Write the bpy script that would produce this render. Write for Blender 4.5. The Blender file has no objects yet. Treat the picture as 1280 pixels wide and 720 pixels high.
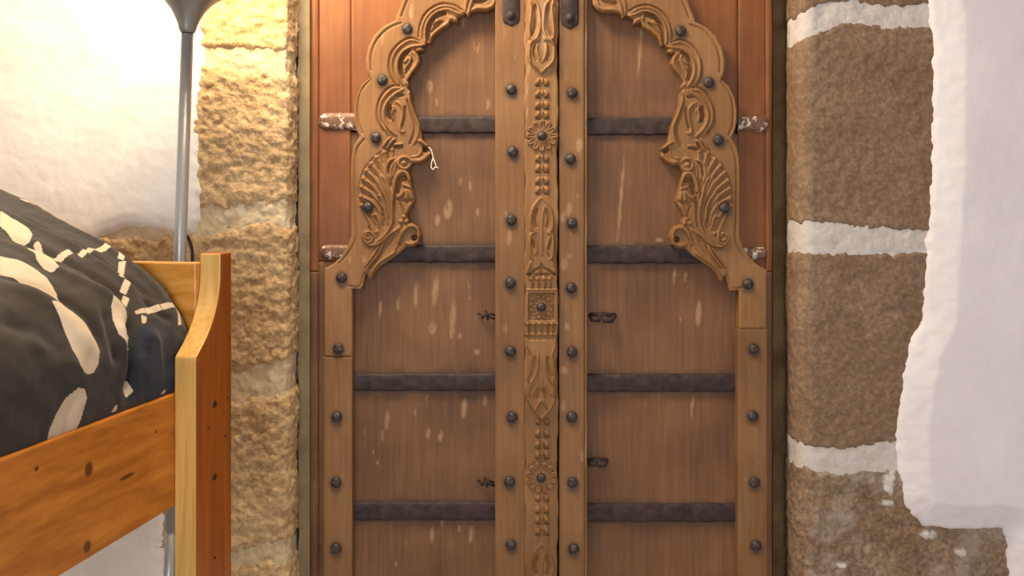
import bpy, math, random
import numpy as np
from mathutils import Vector, noise

random.seed(7)
C = bpy.context.scene.collection
F = 1000.0            # focal length in pixels of a 1280 wide frame
ZC = 1.0              # camera height above the floor
HY = 257.0            # pixel row of the horizon (the photo is cropped, hence the lens shift)

# ------------------------------------------------------------------ camera
cam = bpy.data.objects.new('camera', bpy.data.cameras.new('camera'))
C.objects.link(cam)
cam.location = (0, 0, ZC)
cam.rotation_euler = (math.pi / 2, 0, 0)
cam.data.sensor_width = 36
cam.data.lens = 36 * F / 1280
cam.data.shift_y = -(360 - HY) / 1280
cam.data.clip_start = 0.02
bpy.context.scene.camera = cam

# ------------------------------------------------------------------ daylight and exposure
def srgb(r, g, b):
    def f(c):
        c /= 255.0
        return c / 12.92 if c <= 0.04045 else ((c + 0.055) / 1.055) ** 2.4
    return (f(r), f(g), f(b), 1.0)

world = bpy.data.worlds.new('daylight')
bpy.context.scene.world = world
world.use_nodes = True
bg = world.node_tree.nodes['Background']
bg.inputs['Color'].default_value = (0.88, 0.93, 1.0, 1)
bg.inputs['Strength'].default_value = 0.21

def area_light(name, loc, target, sx, sy, power, col):
    l = bpy.data.lights.new(name, 'AREA')
    l.shape = 'RECTANGLE'; l.size = sx; l.size_y = sy; l.energy = power; l.color = col
    o = bpy.data.objects.new(name, l); C.objects.link(o)
    o.location = loc
    o.rotation_euler = (Vector(target) - Vector(loc)).to_track_quat('-Z', 'Y').to_euler()
    return o
# daylight of the room's window, behind the camera
area_light('window_light', (-0.35, -2.0, 1.15), (0.0, 1.9, 0.85), 1.3, 1.5, 51, (0.91, 0.97, 1.0))
# warm top light near the door, added to rake the carving; no known lamp
area_light('added_top_light', (-0.45, 1.5, 2.38), (-0.3, 1.95, 0.9), 0.4, 0.4, 42, (1.0, 0.83, 0.62))

vs = bpy.context.scene.view_settings
vs.view_transform = 'Standard'; vs.look = 'None'; vs.gamma = 1.0; vs.use_curve_mapping = False
vs.exposure = 0.0

# ------------------------------------------------------------------ helpers
def PX(px, d): return (px - 640.0) * d / F
def PZ(py, d): return ZC + (HY - py) * d / F
def P(px, py, d): return Vector((PX(px, d), d, PZ(py, d)))

def tag(o, label=None, cat=None, group=None, kind=None):
    if label: o['label'] = label
    if cat: o['category'] = cat
    if group: o['group'] = group
    if kind: o['kind'] = kind
    return o

def empty(name, loc):
    o = bpy.data.objects.new(name, None); C.objects.link(o); o.location = loc
    o.empty_display_size = 0.1
    return o

def base_of(o):
    v = Vector((0, 0, 0))
    while o is not None:
        v = v + o.location; o = o.parent
    return v

def mk(name, verts, faces, m, parent=None, smooth=True, attrs=None, origin=None):
    """one mesh object; VERTS are in world space"""
    b = base_of(parent) if parent else Vector((0, 0, 0))
    og = Vector(origin) if origin is not None else b
    V = np.asarray(verts, dtype=float) - np.array(og)[None, :]
    me = bpy.data.meshes.new(name)
    me.from_pydata(V.tolist(), [], [tuple(int(i) for i in f) for f in faces])
    me.materials.append(m)
    if smooth:
        me.polygons.foreach_set('use_smooth', [True] * len(me.polygons))
    if attrs:
        for k, a in attrs.items():
            at = me.attributes.new(k, 'FLOAT', 'POINT')
            at.data.foreach_set('value', np.asarray(a, dtype=np.float32))
    me.update()
    o = bpy.data.objects.new(name, me); C.objects.link(o)
    o.parent = parent
    o.location = og - b
    return o

def inst(name, me, loc, parent, rot=(0, 0, 0), scale=(1, 1, 1)):
    o = bpy.data.objects.new(name, me); C.objects.link(o)
    o.parent = parent
    o.location = Vector(loc) - (base_of(parent) if parent else Vector((0, 0, 0)))
    o.rotation_euler = rot; o.scale = scale
    return o

def catmull(pts, n=8):
    p = [np.array(q, dtype=float) for q in pts]
    if len(p) < 3:
        return np.array([p[0] + (p[-1] - p[0]) * t for t in np.linspace(0, 1, n + 1)])
    p = [2 * p[0] - p[1]] + p + [2 * p[-1] - p[-2]]
    out = []
    for i in range(1, len(p) - 2):
        for t in np.linspace(0, 1, n, endpoint=False):
            a, b, c, d = p[i - 1], p[i], p[i + 1], p[i + 2]
            out.append(0.5 * (2 * b + (c - a) * t + (2 * a - 5 * b + 4 * c - d) * t * t + (3 * b - a - 3 * c + d) * t ** 3))
    out.append(p[-2])
    return np.array(out)

def seg_dist(Q, poly):
    """distance of points Q (n,2) to an open polyline, with the run (0..1) of the nearest place, and that place"""
    a, b = poly[:-1], poly[1:]
    ab = b - a
    L2 = np.maximum((ab ** 2).sum(1), 1e-12)
    best = np.full(len(Q), 1e18); run = np.zeros(len(Q)); near = np.zeros((len(Q), 2))
    for i in range(len(a)):
        t = np.clip(((Q - a[i]) @ ab[i]) / L2[i], 0, 1)
        n = a[i] + t[:, None] * ab[i]
        d = ((Q - n) ** 2).sum(1)
        k = d < best
        best[k] = d[k]; run[k] = (i + t[k]) / len(a); near[k] = n[k]
    return np.sqrt(best), run, near

def inside(Q, poly):
    x, y = Q[:, 0], Q[:, 1]
    c = np.zeros(len(Q), dtype=bool)
    n = len(poly)
    for i in range(n):
        x0, y0 = poly[i]; x1, y1 = poly[(i + 1) % n]
        if y0 == y1: continue
        k = ((y0 > y) != (y1 > y)) & (x < (x1 - x0) * (y - y0) / (y1 - y0) + x0)
        c ^= k
    return c

def sdf(Q, poly):
    poly = np.asarray(poly, dtype=float)
    d, _, near = seg_dist(Q, np.vstack([poly, poly[:1]]))
    return np.where(inside(Q, poly), d, -d), near

def smooth01(x):
    x = np.clip(x, 0, 1); return x * x * (3 - 2 * x)

def grid_solid(V, keep, back):
    """V: (ny, nx, 3) front points, KEEP mask; walls go back along +Y to depth BACK. Returns verts, faces, index of the front vertices"""
    ny, nx = keep.shape
    fk = keep[:-1, :-1] & keep[1:, :-1] & keep[1:, 1:] & keep[:-1, 1:]
    idx = np.arange(ny * nx).reshape(ny, nx)
    q = np.stack([idx[:-1, :-1], idx[1:, :-1], idx[1:, 1:], idx[:-1, 1:]], -1)[fk]
    used = np.unique(q)
    re = np.full(ny * nx, -1); re[used] = np.arange(len(used))
    q = re[q]
    verts = V.reshape(-1, 3)[used]
    if back is None:
        return verts, q.tolist(), used
    n = len(used)
    e = np.concatenate([q[:, [0, 1]], q[:, [1, 2]], q[:, [2, 3]], q[:, [3, 0]]])
    key = e.min(1) * (n + 1) + e.max(1)
    u, inv, cnt = np.unique(key, return_inverse=True, return_counts=True)
    be = e[cnt[inv] == 1]
    bv = np.unique(be)
    m = {int(v): n + 2 * i for i, v in enumerate(bv)}
    extra = []
    for v in bv:
        p = verts[v]; extra.append(p); extra.append((p[0], back, p[2]))
    faces = q.tolist()
    for a, b in be:
        faces.append([m[int(b)], m[int(a)], m[int(a)] + 1, m[int(b)] + 1])
    return np.vstack([verts, np.array(extra)]), faces, used

def n2(x, y, z, s, octv=3):
    return noise.fractal(Vector((x * s, y * s, z * s)), 1.0, 2.0, octv)

def nz_grid(X, Z, s, octv=3, seed=0.0, sx=1.0, sz=1.0):
    f = noise.fractal
    xs, zs = X.ravel() * s * sx, Z.ravel() * s * sz
    return np.array([f(Vector((a, seed, b)), 1.0, 2.0, octv) for a, b in zip(xs, zs)]).reshape(X.shape)

def tube(path, r, sides=8, cap=True):
    path = [Vector(p) for p in path]
    rr = r if isinstance(r, (list, tuple)) else [r] * len(path)
    V, Fc = [], []
    up = Vector((0.13, -0.95, 0.31)).normalized()
    for i, p in enumerate(path):
        t = (path[min(i + 1, len(path) - 1)] - path[max(i - 1, 0)]).normalized()
        a = t.cross(up)
        if a.length < 1e-4: a = t.cross(Vector((1, 0, 0)))
        a.normalize(); b = t.cross(a).normalized()
        for k in range(sides):
            w = 2 * math.pi * k / sides
            V.append(p + (a * math.cos(w) + b * math.sin(w)) * rr[i])
    n = len(path)
    for i in range(n - 1):
        for k in range(sides):
            k2 = (k + 1) % sides
            Fc.append((i * sides + k, i * sides + k2, (i + 1) * sides + k2, (i + 1) * sides + k))
    if cap:
        Fc.append(tuple(reversed(range(sides)))); Fc.append(tuple(range((n - 1) * sides, n * sides)))
    return [tuple(v) for v in V], Fc

def lathe(profile, origin, axis, sides=32):
    """profile: (radius, run along the axis)"""
    ax = Vector(axis).normalized(); a = ax.cross(Vector((0, 1, 0)))
    if a.length < 1e-3: a = ax.cross(Vector((1, 0, 0)))
    a.normalize(); b = ax.cross(a)
    V, Fc = [], []
    for r, h in profile:
        for k in range(sides):
            w = 2 * math.pi * k / sides
            V.append(tuple(Vector(origin) + ax * h + (a * math.cos(w) + b * math.sin(w)) * r))
    for i in range(len(profile) - 1):
        for k in range(sides):
            k2 = (k + 1) % sides
            Fc.append((i * sides + k, (i + 1) * sides + k, (i + 1) * sides + k2, i * sides + k2))
    return V, Fc

def merge(parts):
    V, Fc = [], []
    for v, f in parts:
        o = len(V); V += [tuple(p) for p in v]; Fc += [tuple(i + o for i in q) for q in f]
    return V, Fc

def box(x0, y0, z0, x1, y1, z1):
    V = [(x, y, z) for z in (z0, z1) for y in (y0, y1) for x in (x0, x1)]
    return V, [(0, 2, 3, 1), (4, 5, 7, 6), (0, 1, 5, 4), (2, 6, 7, 3), (0, 4, 6, 2), (1, 3, 7, 5)]

def bevel(o, w, seg=2):
    m = o.modifiers.new('bevel', 'BEVEL'); m.width = w; m.segments = seg; m.limit_method = 'ANGLE'
    return o

# ------------------------------------------------------------------ materials
def newmat(name, rough=0.6, metal=0.0, spec=0.5):
    m = bpy.data.materials.new(name); m.use_nodes = True
    nt = m.node_tree; b = nt.nodes['Principled BSDF']
    b.inputs['Roughness'].default_value = rough; b.inputs['Metallic'].default_value = metal
    b.inputs['Specular IOR Level'].default_value = spec
    return m, nt, b

def nd(nt, t, **kw):
    n = nt.nodes.new(t)
    for k, v in kw.items(): setattr(n, k, v)
    return n

def coords(nt, scale=(1, 1, 1), rot=(0, 0, 0), loc=(0, 0, 0), kind='Object'):
    tc = nd(nt, 'ShaderNodeTexCoord'); mp = nd(nt, 'ShaderNodeMapping')
    mp.inputs['Scale'].default_value = scale; mp.inputs['Rotation'].default_value = rot; mp.inputs['Location'].default_value = loc
    nt.links.new(tc.outputs[kind], mp.inputs['Vector'])
    return mp.outputs['Vector']

def ntex(nt, vec, scale, detail=4, rough=0.55, dist=0.0):
    n = nd(nt, 'ShaderNodeTexNoise')
    n.inputs['Scale'].default_value = scale; n.inputs['Detail'].default_value = detail
    n.inputs['Roughness'].default_value = rough; n.inputs['Distortion'].default_value = dist
    nt.links.new(vec, n.inputs['Vector'])
    return n.outputs['Fac']

def ramp(nt, fac, stops):
    r = nd(nt, 'ShaderNodeValToRGB')
    e = r.color_ramp.elements
    while len(e) < len(stops): e.new(0.5)
    for i, (p, c) in enumerate(stops):
        e[i].position = p; e[i].color = c if len(c) == 4 else (*c, 1)
    nt.links.new(fac, r.inputs['Fac'])
    return r.outputs['Color']

def mixc(nt, fac, a, b, mode='MIX'):
    m = nd(nt, 'ShaderNodeMix', data_type='RGBA', blend_type=mode)
    for i, v in ((0, fac), (6, a), (7, b)):
        if hasattr(v, 'is_output'): nt.links.new(v, m.inputs[i])
        else: m.inputs[i].default_value = v
    return m.outputs[2]

def mathn(nt, op, a, b=0.0, clamp=False):
    m = nd(nt, 'ShaderNodeMath', operation=op, use_clamp=clamp)
    for i, v in enumerate((a, b)):
        if hasattr(v, 'is_output'): nt.links.new(v, m.inputs[i])
        else: m.inputs[i].default_value = v
    return m.outputs[0]

def bump(nt, b, h, strength, dist):
    n = nd(nt, 'ShaderNodeBump'); n.inputs['Strength'].default_value = strength; n.inputs['Distance'].default_value = dist
    nt.links.new(h, n.inputs['Height']); nt.links.new(n.outputs['Normal'], b.inputs['Normal'])

W_ = (1, 1, 1, 1); K_ = (0, 0, 0, 1)
def door_wood(name, dark, mid, light, flecks=0.5, seed=0.0, rough=0.62, pale=srgb(178, 142, 108)):
    """weathered teak: grain along Z, pale worn flecks, iron stain from the 'stain' attribute and worn patches from 'pale'"""
    m, nt, b = newmat(name, rough, 0, 0.35)
    v = coords(nt, (1, 1, 1), loc=(seed, seed * 1.7, seed * 0.6))
    vg = coords(nt, (34, 8, 1.6), loc=(seed, seed, seed))
    g = ntex(nt, vg, 3.0, 5, 0.6, 0.4)
    vf = coords(nt, (150, 30, 4), loc=(seed, 0, seed))
    g2 = ntex(nt, vf, 2.0, 3, 0.6)
    big = ntex(nt, v, 5.0, 3, 0.5)
    f = mathn(nt, 'ADD', mathn(nt, 'MULTIPLY', g, 0.40), mathn(nt, 'ADD', mathn(nt, 'MULTIPLY', g2, 0.08), mathn(nt, 'MULTIPLY', big, 0.58)))
    col = ramp(nt, f, [(0.30, dark), (0.53, mid), (0.78, light)])
    # generic worn flecks
    vk = coords(nt, (1, 1, 0.28), loc=(seed * 3, 1, seed))
    fl = ramp(nt, ntex(nt, vk, 75, 2, 0.5), [(0.66, K_), (0.72, W_)])
    zone = ramp(nt, ntex(nt, v, 7, 2), [(0.46, K_), (0.66, W_)])
    col = mixc(nt, mathn(nt, 'MULTIPLY', mathn(nt, 'MULTIPLY', fl, zone), flecks), col, pale)
    at = nd(nt, 'ShaderNodeAttribute', attribute_name='pale')
    pf = mathn(nt, 'MULTIPLY', at.outputs['Fac'], ramp(nt, ntex(nt, vk, 90, 3), [(0.30, (0.25,) * 3), (0.55, W_)]))
    col = mixc(nt, mathn(nt, 'MULTIPLY', pf, 0.65), col, pale)
    st = nd(nt, 'ShaderNodeAttribute', attribute_name='stain')
    col = mixc(nt, mathn(nt, 'MULTIPLY', st.outputs['Fac'], 0.75), col, srgb(58, 44, 40))
    nt.links.new(col, b.inputs['Base Color'])
    bump(nt, b, mathn(nt, 'ADD', g, g2), 0.16, 0.0012)
    return m

def pine(name, along, c1, c2, c3, spots=(), seed=0.0, rough=0.36):
    m, nt, b = newmat(name, rough, 0, 0.5)
    sc = {'x': (0.6, 14, 14), 'y': (14, 0.6, 14), 'z': (14, 14, 0.6)}[along]
    v = coords(nt, sc, loc=(seed, seed, seed))
    g = ntex(nt, v, 2.4, 4, 0.6, 0.6)
    sc2 = tuple(6 * s for s in sc)
    g2 = ntex(nt, coords(nt, sc2), 1.5, 3)
    f = mathn(nt, 'ADD', mathn(nt, 'MULTIPLY', g, 0.75), mathn(nt, 'MULTIPLY', g2, 0.25))
    col = ramp(nt, f, [(0.36, c1), (0.5, c2), (0.66, c3)])
    for (p, r, stretch) in spots:
        cv = nd(nt, 'ShaderNodeTexCoord'); mp = nd(nt, 'ShaderNodeMapping', vector_type='TEXTURE')
        mp.inputs['Location'].default_value = p; mp.inputs['Scale'].default_value = tuple(r * k for k in stretch)
        nt.links.new(cv.outputs['Object'], mp.inputs['Vector'])
        ln = nd(nt, 'ShaderNodeVectorMath', operation='LENGTH'); nt.links.new(mp.outputs['Vector'], ln.inputs[0])
        k = ramp(nt, ln.outputs['Value'], [(0.55, W_), (1.0, (0.28,) * 3), ]) if False else None
        rr = nd(nt, 'ShaderNodeMapRange'); rr.interpolation_type = 'SMOOTHSTEP'
        nt.links.new(ln.outputs['Value'], rr.inputs['Value'])
        rr.inputs['From Min'].default_value = 0.6; rr.inputs['From Max'].default_value = 1.15
        rr.inputs['To Min'].default_value = 0.9; rr.inputs['To Max'].default_value = 0.0
        col = mixc(nt, rr.outputs['Result'], col, srgb(88, 40, 12))
    nt.links.new(col, b.inputs['Base Color'])
    bump(nt, b, g2, 0.12, 0.0006)
    return m

def stone_mat(name, dark, mid, light, bumps=0.6, seed=0.0, smear=None):
    m, nt, b = newmat(name, 0.9, 0, 0.2)
    v = coords(nt, loc=(seed, seed, seed))
    a = ntex(nt, v, 9, 5, 0.62); f = ntex(nt, v, 85, 5, 0.7); sp = ntex(nt, v, 170, 2)
    k = mathn(nt, 'ADD', mathn(nt, 'MULTIPLY', a, 0.35), mathn(nt, 'MULTIPLY', f, 0.65))
    col = ramp(nt, k, [(0.36, dark), (0.5, mid), (0.66, light)])
    lt = ramp(nt, sp, [(0.70, K_), (0.76, W_)])
    col = mixc(nt, mathn(nt, 'MULTIPLY', lt, 0.45), col, light)
    if smear:
        s = ramp(nt, ntex(nt, v, 6.5, 4, 0.7), [(0.50, K_), (0.66, W_)])
        col = mixc(nt, mathn(nt, 'MULTIPLY', s, 0.6), col, smear)
    at = nd(nt, 'ShaderNodeAttribute', attribute_name='white')
    col = mixc(nt, at.outputs['Fac'], col, srgb(206, 200, 196))
    nt.links.new(col, b.inputs['Base Color'])
    bump(nt, b, mathn(nt, 'ADD', f, mathn(nt, 'MULTIPLY', sp, 0.5)), bumps * 0.7, 0.005)
    return m

def plaster_mat(name, c1, c2, bumps=0.15, scale=12):
    m, nt, b = newmat(name, 0.85, 0, 0.25)
    v = coords(nt)
    a = ntex(nt, v, scale, 5, 0.6); f = ntex(nt, v, 160, 3, 0.6)
    nt.links.new(ramp(nt, a, [(0.35, c1), (0.65, c2)]), b.inputs['Base Color'])
    bump(nt, b, mathn(nt, 'ADD', f, mathn(nt, 'MULTIPLY', a, 2.0)), bumps, 0.004)
    return m

def flat_mat(name, col, rough=0.5, metal=0.0, spec=0.5, nb=0.0, nscale=60, var=None):
    m, nt, b = newmat(name, rough, metal, spec)
    v = coords(nt)
    n = ntex(nt, v, nscale, 4)
    if var: nt.links.new(ramp(nt, n, [(0.35, col), (0.65, var)]), b.inputs['Base Color'])
    else: b.inputs['Base Color'].default_value = col
    if nb: bump(nt, b, n, nb, 0.002)
    return m

M = {}
M['panel'] = door_wood('teak_panel', srgb(84, 56, 38), srgb(112, 78, 52), srgb(138, 100, 68), 0.5, 1.3)
M['panel_right'] = door_wood('teak_panel_right', srgb(86, 57, 39), srgb(114, 78, 52), srgb(140, 100, 67), 0.08, 4.1)
M['red'] = door_wood('reddish_board', srgb(94, 54, 28), srgb(122, 72, 38), srgb(144, 90, 50), 0.12, 2.2, 0.5)
M['arch'] = door_wood('carved_teak', srgb(108, 74, 44), srgb(134, 95, 58), srgb(156, 116, 76), 0.10, 3.0)
M['stile'] = door_wood('teak_stile', srgb(102, 70, 42), srgb(128, 90, 56), srgb(148, 110, 72), 0.22, 5.0)
M['strip'] = door_wood('carved_strip_teak', srgb(108, 75, 46), srgb(136, 97, 60), srgb(164, 124, 82), 0.12, 6.0)
M['iron'] = flat_mat('forged_iron', srgb(44, 33, 32), 0.62, 0.1, 0.35, 0.6, 50, srgb(66, 51, 48))
M['stud'] = flat_mat('iron_stud', srgb(50, 43, 42), 0.52, 0.35, 0.5, 0.35, 130, srgb(78, 70, 68))
def tip_mat():
    m, nt, b = newmat('iron_with_white_paint', 0.5, 0.2)
    v = coords(nt)
    s = ramp(nt, ntex(nt, v, 55, 4, 0.65), [(0.54, K_), (0.60, W_)])
    nt.links.new(mixc(nt, s, srgb(112, 78, 58), srgb(206, 192, 176)), b.inputs['Base Color'])
    bump(nt, b, s, 0.4, 0.002)
    return m
M['tip'] = tip_mat()
M['stone_left'] = stone_mat('stone_left', srgb(160, 128, 90), srgb(192, 160, 118), srgb(216, 188, 148), 0.75, 1.0)
M['stone_right'] = stone_mat('stone_right', srgb(110, 88, 70), srgb(130, 106, 85), srgb(156, 132, 110), 0.6, 3.0)
M['stone_right_low'] = stone_mat('stone_right_low', srgb(102, 82, 64), srgb(134, 110, 88), srgb(168, 146, 122), 0.6, 5.0, srgb(184, 172, 160))
M['mortar_left'] = plaster_mat('mortar_left', srgb(196, 172, 136), srgb(214, 196, 164), 0.5, 25)
M['mortar_right'] = plaster_mat('mortar_right', srgb(190, 182, 178), srgb(206, 198, 194), 0.4, 25)
M['plaster'] = plaster_mat('white_plaster', srgb(224, 217, 222), srgb(232, 226, 230), 0.12, 6)
M['plaster_left'] = plaster_mat('white_plaster_left', srgb(230, 224, 216), srgb(238, 232, 226), 0.1, 10)
M['core'] = flat_mat('dark_rubble_core', srgb(70, 58, 42), 0.95, 0, 0.1, 0.8, 40, srgb(100, 84, 60))
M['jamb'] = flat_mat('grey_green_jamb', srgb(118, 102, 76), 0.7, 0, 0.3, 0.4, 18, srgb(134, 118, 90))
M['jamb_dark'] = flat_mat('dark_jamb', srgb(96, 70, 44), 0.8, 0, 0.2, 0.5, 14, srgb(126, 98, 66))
M['ceiling'] = plaster_mat('ceiling_white', srgb(228, 222, 212), srgb(236, 230, 222), 0.1)
M['floor'] = flat_mat('pale_stone_floor', srgb(186, 182, 178), 0.6, 0, 0.4, 0.2, 8, srgb(200, 196, 192))
M['steel'] = flat_mat('brushed_grey_metal', srgb(168, 168, 168), 0.36, 0.5, 0.5, 0.05, 200)
M['shade'] = flat_mat('satin_grey_shade', srgb(150, 146, 142), 0.42, 0.55, 0.5, 0.02, 200)
M['cord'] = flat_mat('black_cord', srgb(30, 26, 24), 0.5)
M['thread'] = flat_mat('white_thread', srgb(226, 214, 198), 0.9)
M['screw'] = flat_mat('dark_screw', srgb(66, 36, 20), 0.5, 0.3)
M['mattress'] = flat_mat('mattress_ticking', srgb(58, 56, 60), 0.9)

# ------------------------------------------------------------------ the room
WF = 1.92             # depth of the stone face
BD = 2.005            # depth of the door boards

def struct(o, label):
    return tag(o, label, 'room', None, 'structure')

core_x0, core_x1 = -0.60, 0.78
parts = [box(-2.3, WF + 0.02, 0, core_x0, WF + 0.4, 2.5), box(core_x1, WF + 0.02, 0, 2.5, WF + 0.4, 2.5),
         box(core_x0, WF + 0.02, 1.96, core_x1, WF + 0.4, 2.5), box(core_x0, WF + 0.24, 0, core_x1, WF + 0.4, 1.96)]
wall_back = mk('wall_back', *merge(parts), M['core'], None, False)
struct(wall_back, 'old stone and plaster wall around the carved door'); wall_back['category'] = 'wall'
floor = mk('floor', *box(-2.3, -2.2, -0.1, 2.5, WF + 0.3, 0), M['floor'], None, False)
struct(floor, 'floor of the room below the frame of view'); floor['category'] = 'floor'
ceil = mk('ceiling', *box(-2.3, -2.2, 2.42, 2.5, WF + 0.02, 2.55), M['ceiling'], None, False)
struct(ceil, 'white ceiling above the frame of view'); ceil['category'] = 'ceiling'
wl = mk('wall_left', *box(-2.4, -2.2, 0, -2.3, WF + 0.4, 2.42), M['plaster'], None, False)
struct(wl, 'white plastered wall on the left of the room'); wl['category'] = 'wall'
wr = mk('wall_right', *box(2.5, -2.2, 0, 2.6, WF + 0.4, 2.42), M['plaster'], None, False)
struct(wr, 'white plastered wall on the right of the room'); wr['category'] = 'wall'

# ---- masonry: patches that run along a plan path (face, rounded corner, reveal)
def plan_path(pts, step):
    c = catmull(pts, 24)
    L = np.concatenate([[0], np.cumsum(np.linalg.norm(np.diff(c, axis=0), axis=1))])
    n = max(4, int(L[-1] / step))
    u = np.linspace(0, L[-1], n)
    p = np.stack([np.interp(u, L, c[:, 0]), np.interp(u, L, c[:, 1])], 1)
    t = np.gradient(p, axis=0); t /= np.linalg.norm(t, axis=1)[:, None]
    return p, t
LP, LT = plan_path([(PX(40, WF), WF), (PX(180, WF), WF), (PX(300, WF), WF), (PX(350, WF), WF), (-0.5385, WF + 0.012), (-0.532, WF + 0.045), (-0.536, WF + 0.13)], 0.0042)
LN = np.stack([LT[:, 1], -LT[:, 0]], 1)          # towards the viewer on the face, towards the opening on the reveal
RP, RT = plan_path([(0.706, WF + 0.14), (0.690, WF + 0.085), (0.692, WF + 0.03), (0.714, WF + 0.003), (0.755, WF), (0.9, WF), (1.1, WF), (PX(1300, WF), WF)], 0.0042)
RN = np.stack([RT[:, 1], -RT[:, 0]], 1)

def edge(px_curve):
    a = np.array(px_curve, dtype=float)
    X = PX(a[:, 0], WF); Z = PZ(a[:, 1], WF)
    return lambda x: np.interp(x, X, Z)

def masonry(name, path, nrm, top, bot, m, seed, rough, sink, lift=0.0, jit=0.006, white=None, fine=1.0, k0=0, k1=None, chips=None):
    """rough block between two edge curves; its rim sinks behind the mortar"""
    p, nn = path[k0:k1], nrm[k0:k1]
    nx = len(p)
    xr = p[:, 0]
    zt, zb = top(xr), bot(xr)
    ny = max(5, int((zt.max() - zb.min()) / 0.0042))
    v = np.linspace(0, 1, ny)[:, None]
    Z = zt[None, :] + 0.008 + (zb - zt - 0.016)[None, :] * v
    U = np.broadcast_to(np.linspace(0, nx * 0.0042, nx)[None, :], Z.shape)
    big = nz_grid(U, Z, 9, 2, seed); mid = nz_grid(U, Z, 45, 3, seed + 5)
    fin = nz_grid(U, Z, 105, 2, seed + 9)
    d = np.minimum(zt[None, :] - Z, Z - zb[None, :]) + mid * jit * 0.7 + fin * jit * 0.6
    H = big * 0.006 * rough + mid * 0.0055 * rough + (np.abs(fin) - 0.9 * np.clip(fin - 0.25, 0, 1)) * 0.0055 * rough * fine + lift
    H -= sink * (1 - smooth01((d + 0.006) / 0.02))
    V = np.zeros(Z.shape + (3,))
    V[..., 0] = p[None, :, 0] + nn[None, :, 0] * H
    V[..., 1] = p[None, :, 1] + nn[None, :, 1] * H
    V[..., 2] = Z
    keep = np.ones(Z.shape, bool)
    verts, faces, used = grid_solid(V, keep, None)
    at = None
    if white:
        Q = np.stack([V[..., 0].ravel(), V[..., 2].ravel()], 1)
        wv = np.zeros(len(Q))
        for (x, y, rx, rz) in white:
            e = np.sqrt(((Q[:, 0] - PX(x, WF)) / (rx * WF / F)) ** 2 + ((Q[:, 1] - PZ(y, WF)) / (rz * WF / F)) ** 2)
            wv = np.maximum(wv, smooth01((1.15 + fin.ravel() * 0.6 - e) * 3))
        at = {'white': wv}
    return mk(name, verts, faces, m, wall_back, True, at)

def mortar(name, path, nrm, top, bot, m, seed, h, amp, k0=0, k1=None, back=0.0):
    p, nn = path[k0:k1], nrm[k0:k1]
    xr = p[:, 0]; nx = len(p)
    zt, zb = top(xr) + 0.012, bot(xr) - 0.012
    ny = 16
    v = np.linspace(0, 1, ny)[:, None]
    Z = zt[None, :] + (zb - zt)[None, :] * v
    U = np.broadcast_to(np.linspace(0, nx * 0.0042, nx)[None, :], Z.shape)
    H = h + nz_grid(U, Z, 30, 3, seed) * amp + nz_grid(U, Z, 110, 2, seed + 3) * amp * 0.5
    H = H + back * (v - 0.5)
    V = np.zeros(Z.shape + (3,))
    V[..., 0] = p[None, :, 0] + nn[None, :, 0] * H; V[..., 1] = p[None, :, 1] + nn[None, :, 1] * H; V[..., 2] = Z
    verts, faces, _ = grid_solid(V, np.ones(Z.shape, bool), None)
    return mk(name, verts, faces, m, wall_back, True)

TOPZ = -300
lb = [  # (top, bottom) of the mortar beds, left pier
    ([(40, 66), (253, 62), (290, 60), (353, 67), (375, 68)], [(40, 80), (253, 78), (313, 86), (360, 90), (380, 92)]),
    ([(40, 270), (245, 262), (290, 259), (332, 256), (375, 254)], [(40, 298), (252, 294), (290, 286), (321, 277), (360, 281), (380, 281)]),
    ([(40, 478), (294, 470), (332, 459), (362, 450), (380, 446)], [(40, 505), (294, 500), (344, 496), (366, 485), (380, 480)]),
    ([(40, 692), (294, 688), (326, 685), (366, 676), (380, 672)], [(40, 710), (294, 707), (340, 704), (380, 699)])]
cur = edge([(40, TOPZ), (380, TOPZ)])
for i, (t, b_) in enumerate(lb):
    masonry('stone', LP, LN, cur, edge(t), M['stone_left'], 10.0 + i * 3, 1.0, 0.012, jit=0.008)
    mortar('mortar_bed', LP, LN, edge(t), edge(b_), M['mortar_left'], 40.0 + i, -0.0045, 0.004)
    cur = edge(b_)
masonry('stone', LP, LN, cur, edge([(40, 775), (380, 775)]), M['stone_left'], 30.0, 1.0, 0.012)

rb = [
    ([(960, 40), (985, 30), (1000, 22), (1037, 5), (1084, 7), (1113, 12), (1157, 9), (1300, 8)], [(960, 60), (985, 54), (1012, 41), (1041, 29), (1066, 25), (1113, 31), (1157, 31), (1300, 30)]),
    ([(960, 285), (990, 283), (1012, 281), (1066, 287), (1157, 292), (1300, 292)], [(960, 312), (983, 312), (1027, 314), (1092, 312), (1117, 316), (1153, 312), (1300, 312)]),
    ([(960, 546), (980, 549), (994, 559), (1045, 566), (1099, 559), (1124, 556), (1300, 556)], [(960, 577), (983, 579), (1048, 590), (1084, 583), (1124, 586), (1300, 586)])]
cur = edge([(960, TOPZ), (1300, TOPZ)])
for i, (t, b_) in enumerate(rb):
    masonry('stone', RP, RN, cur, edge(t), M['stone_right'], 60.0 + i * 3, 0.42, 0.010, jit=0.006, fine=0.6)
    mortar('mortar_bed', RP, RN, edge(t), edge(b_), M['mortar_right'], 80.0 + i, -0.0015, 0.0022)
    cur = edge(b_)
masonry('stone', RP, RN, cur, edge([(960, 775), (1300, 775)]), M['stone_right_low'], 75.0, 0.7, 0.010,
        white=[(1111, 603, 6, 14), (1109, 629, 7, 4), (1115, 592, 3, 5), (1160, 668, 8, 5), (1200, 690, 7, 4), (1052, 706, 5, 3)])

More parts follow.
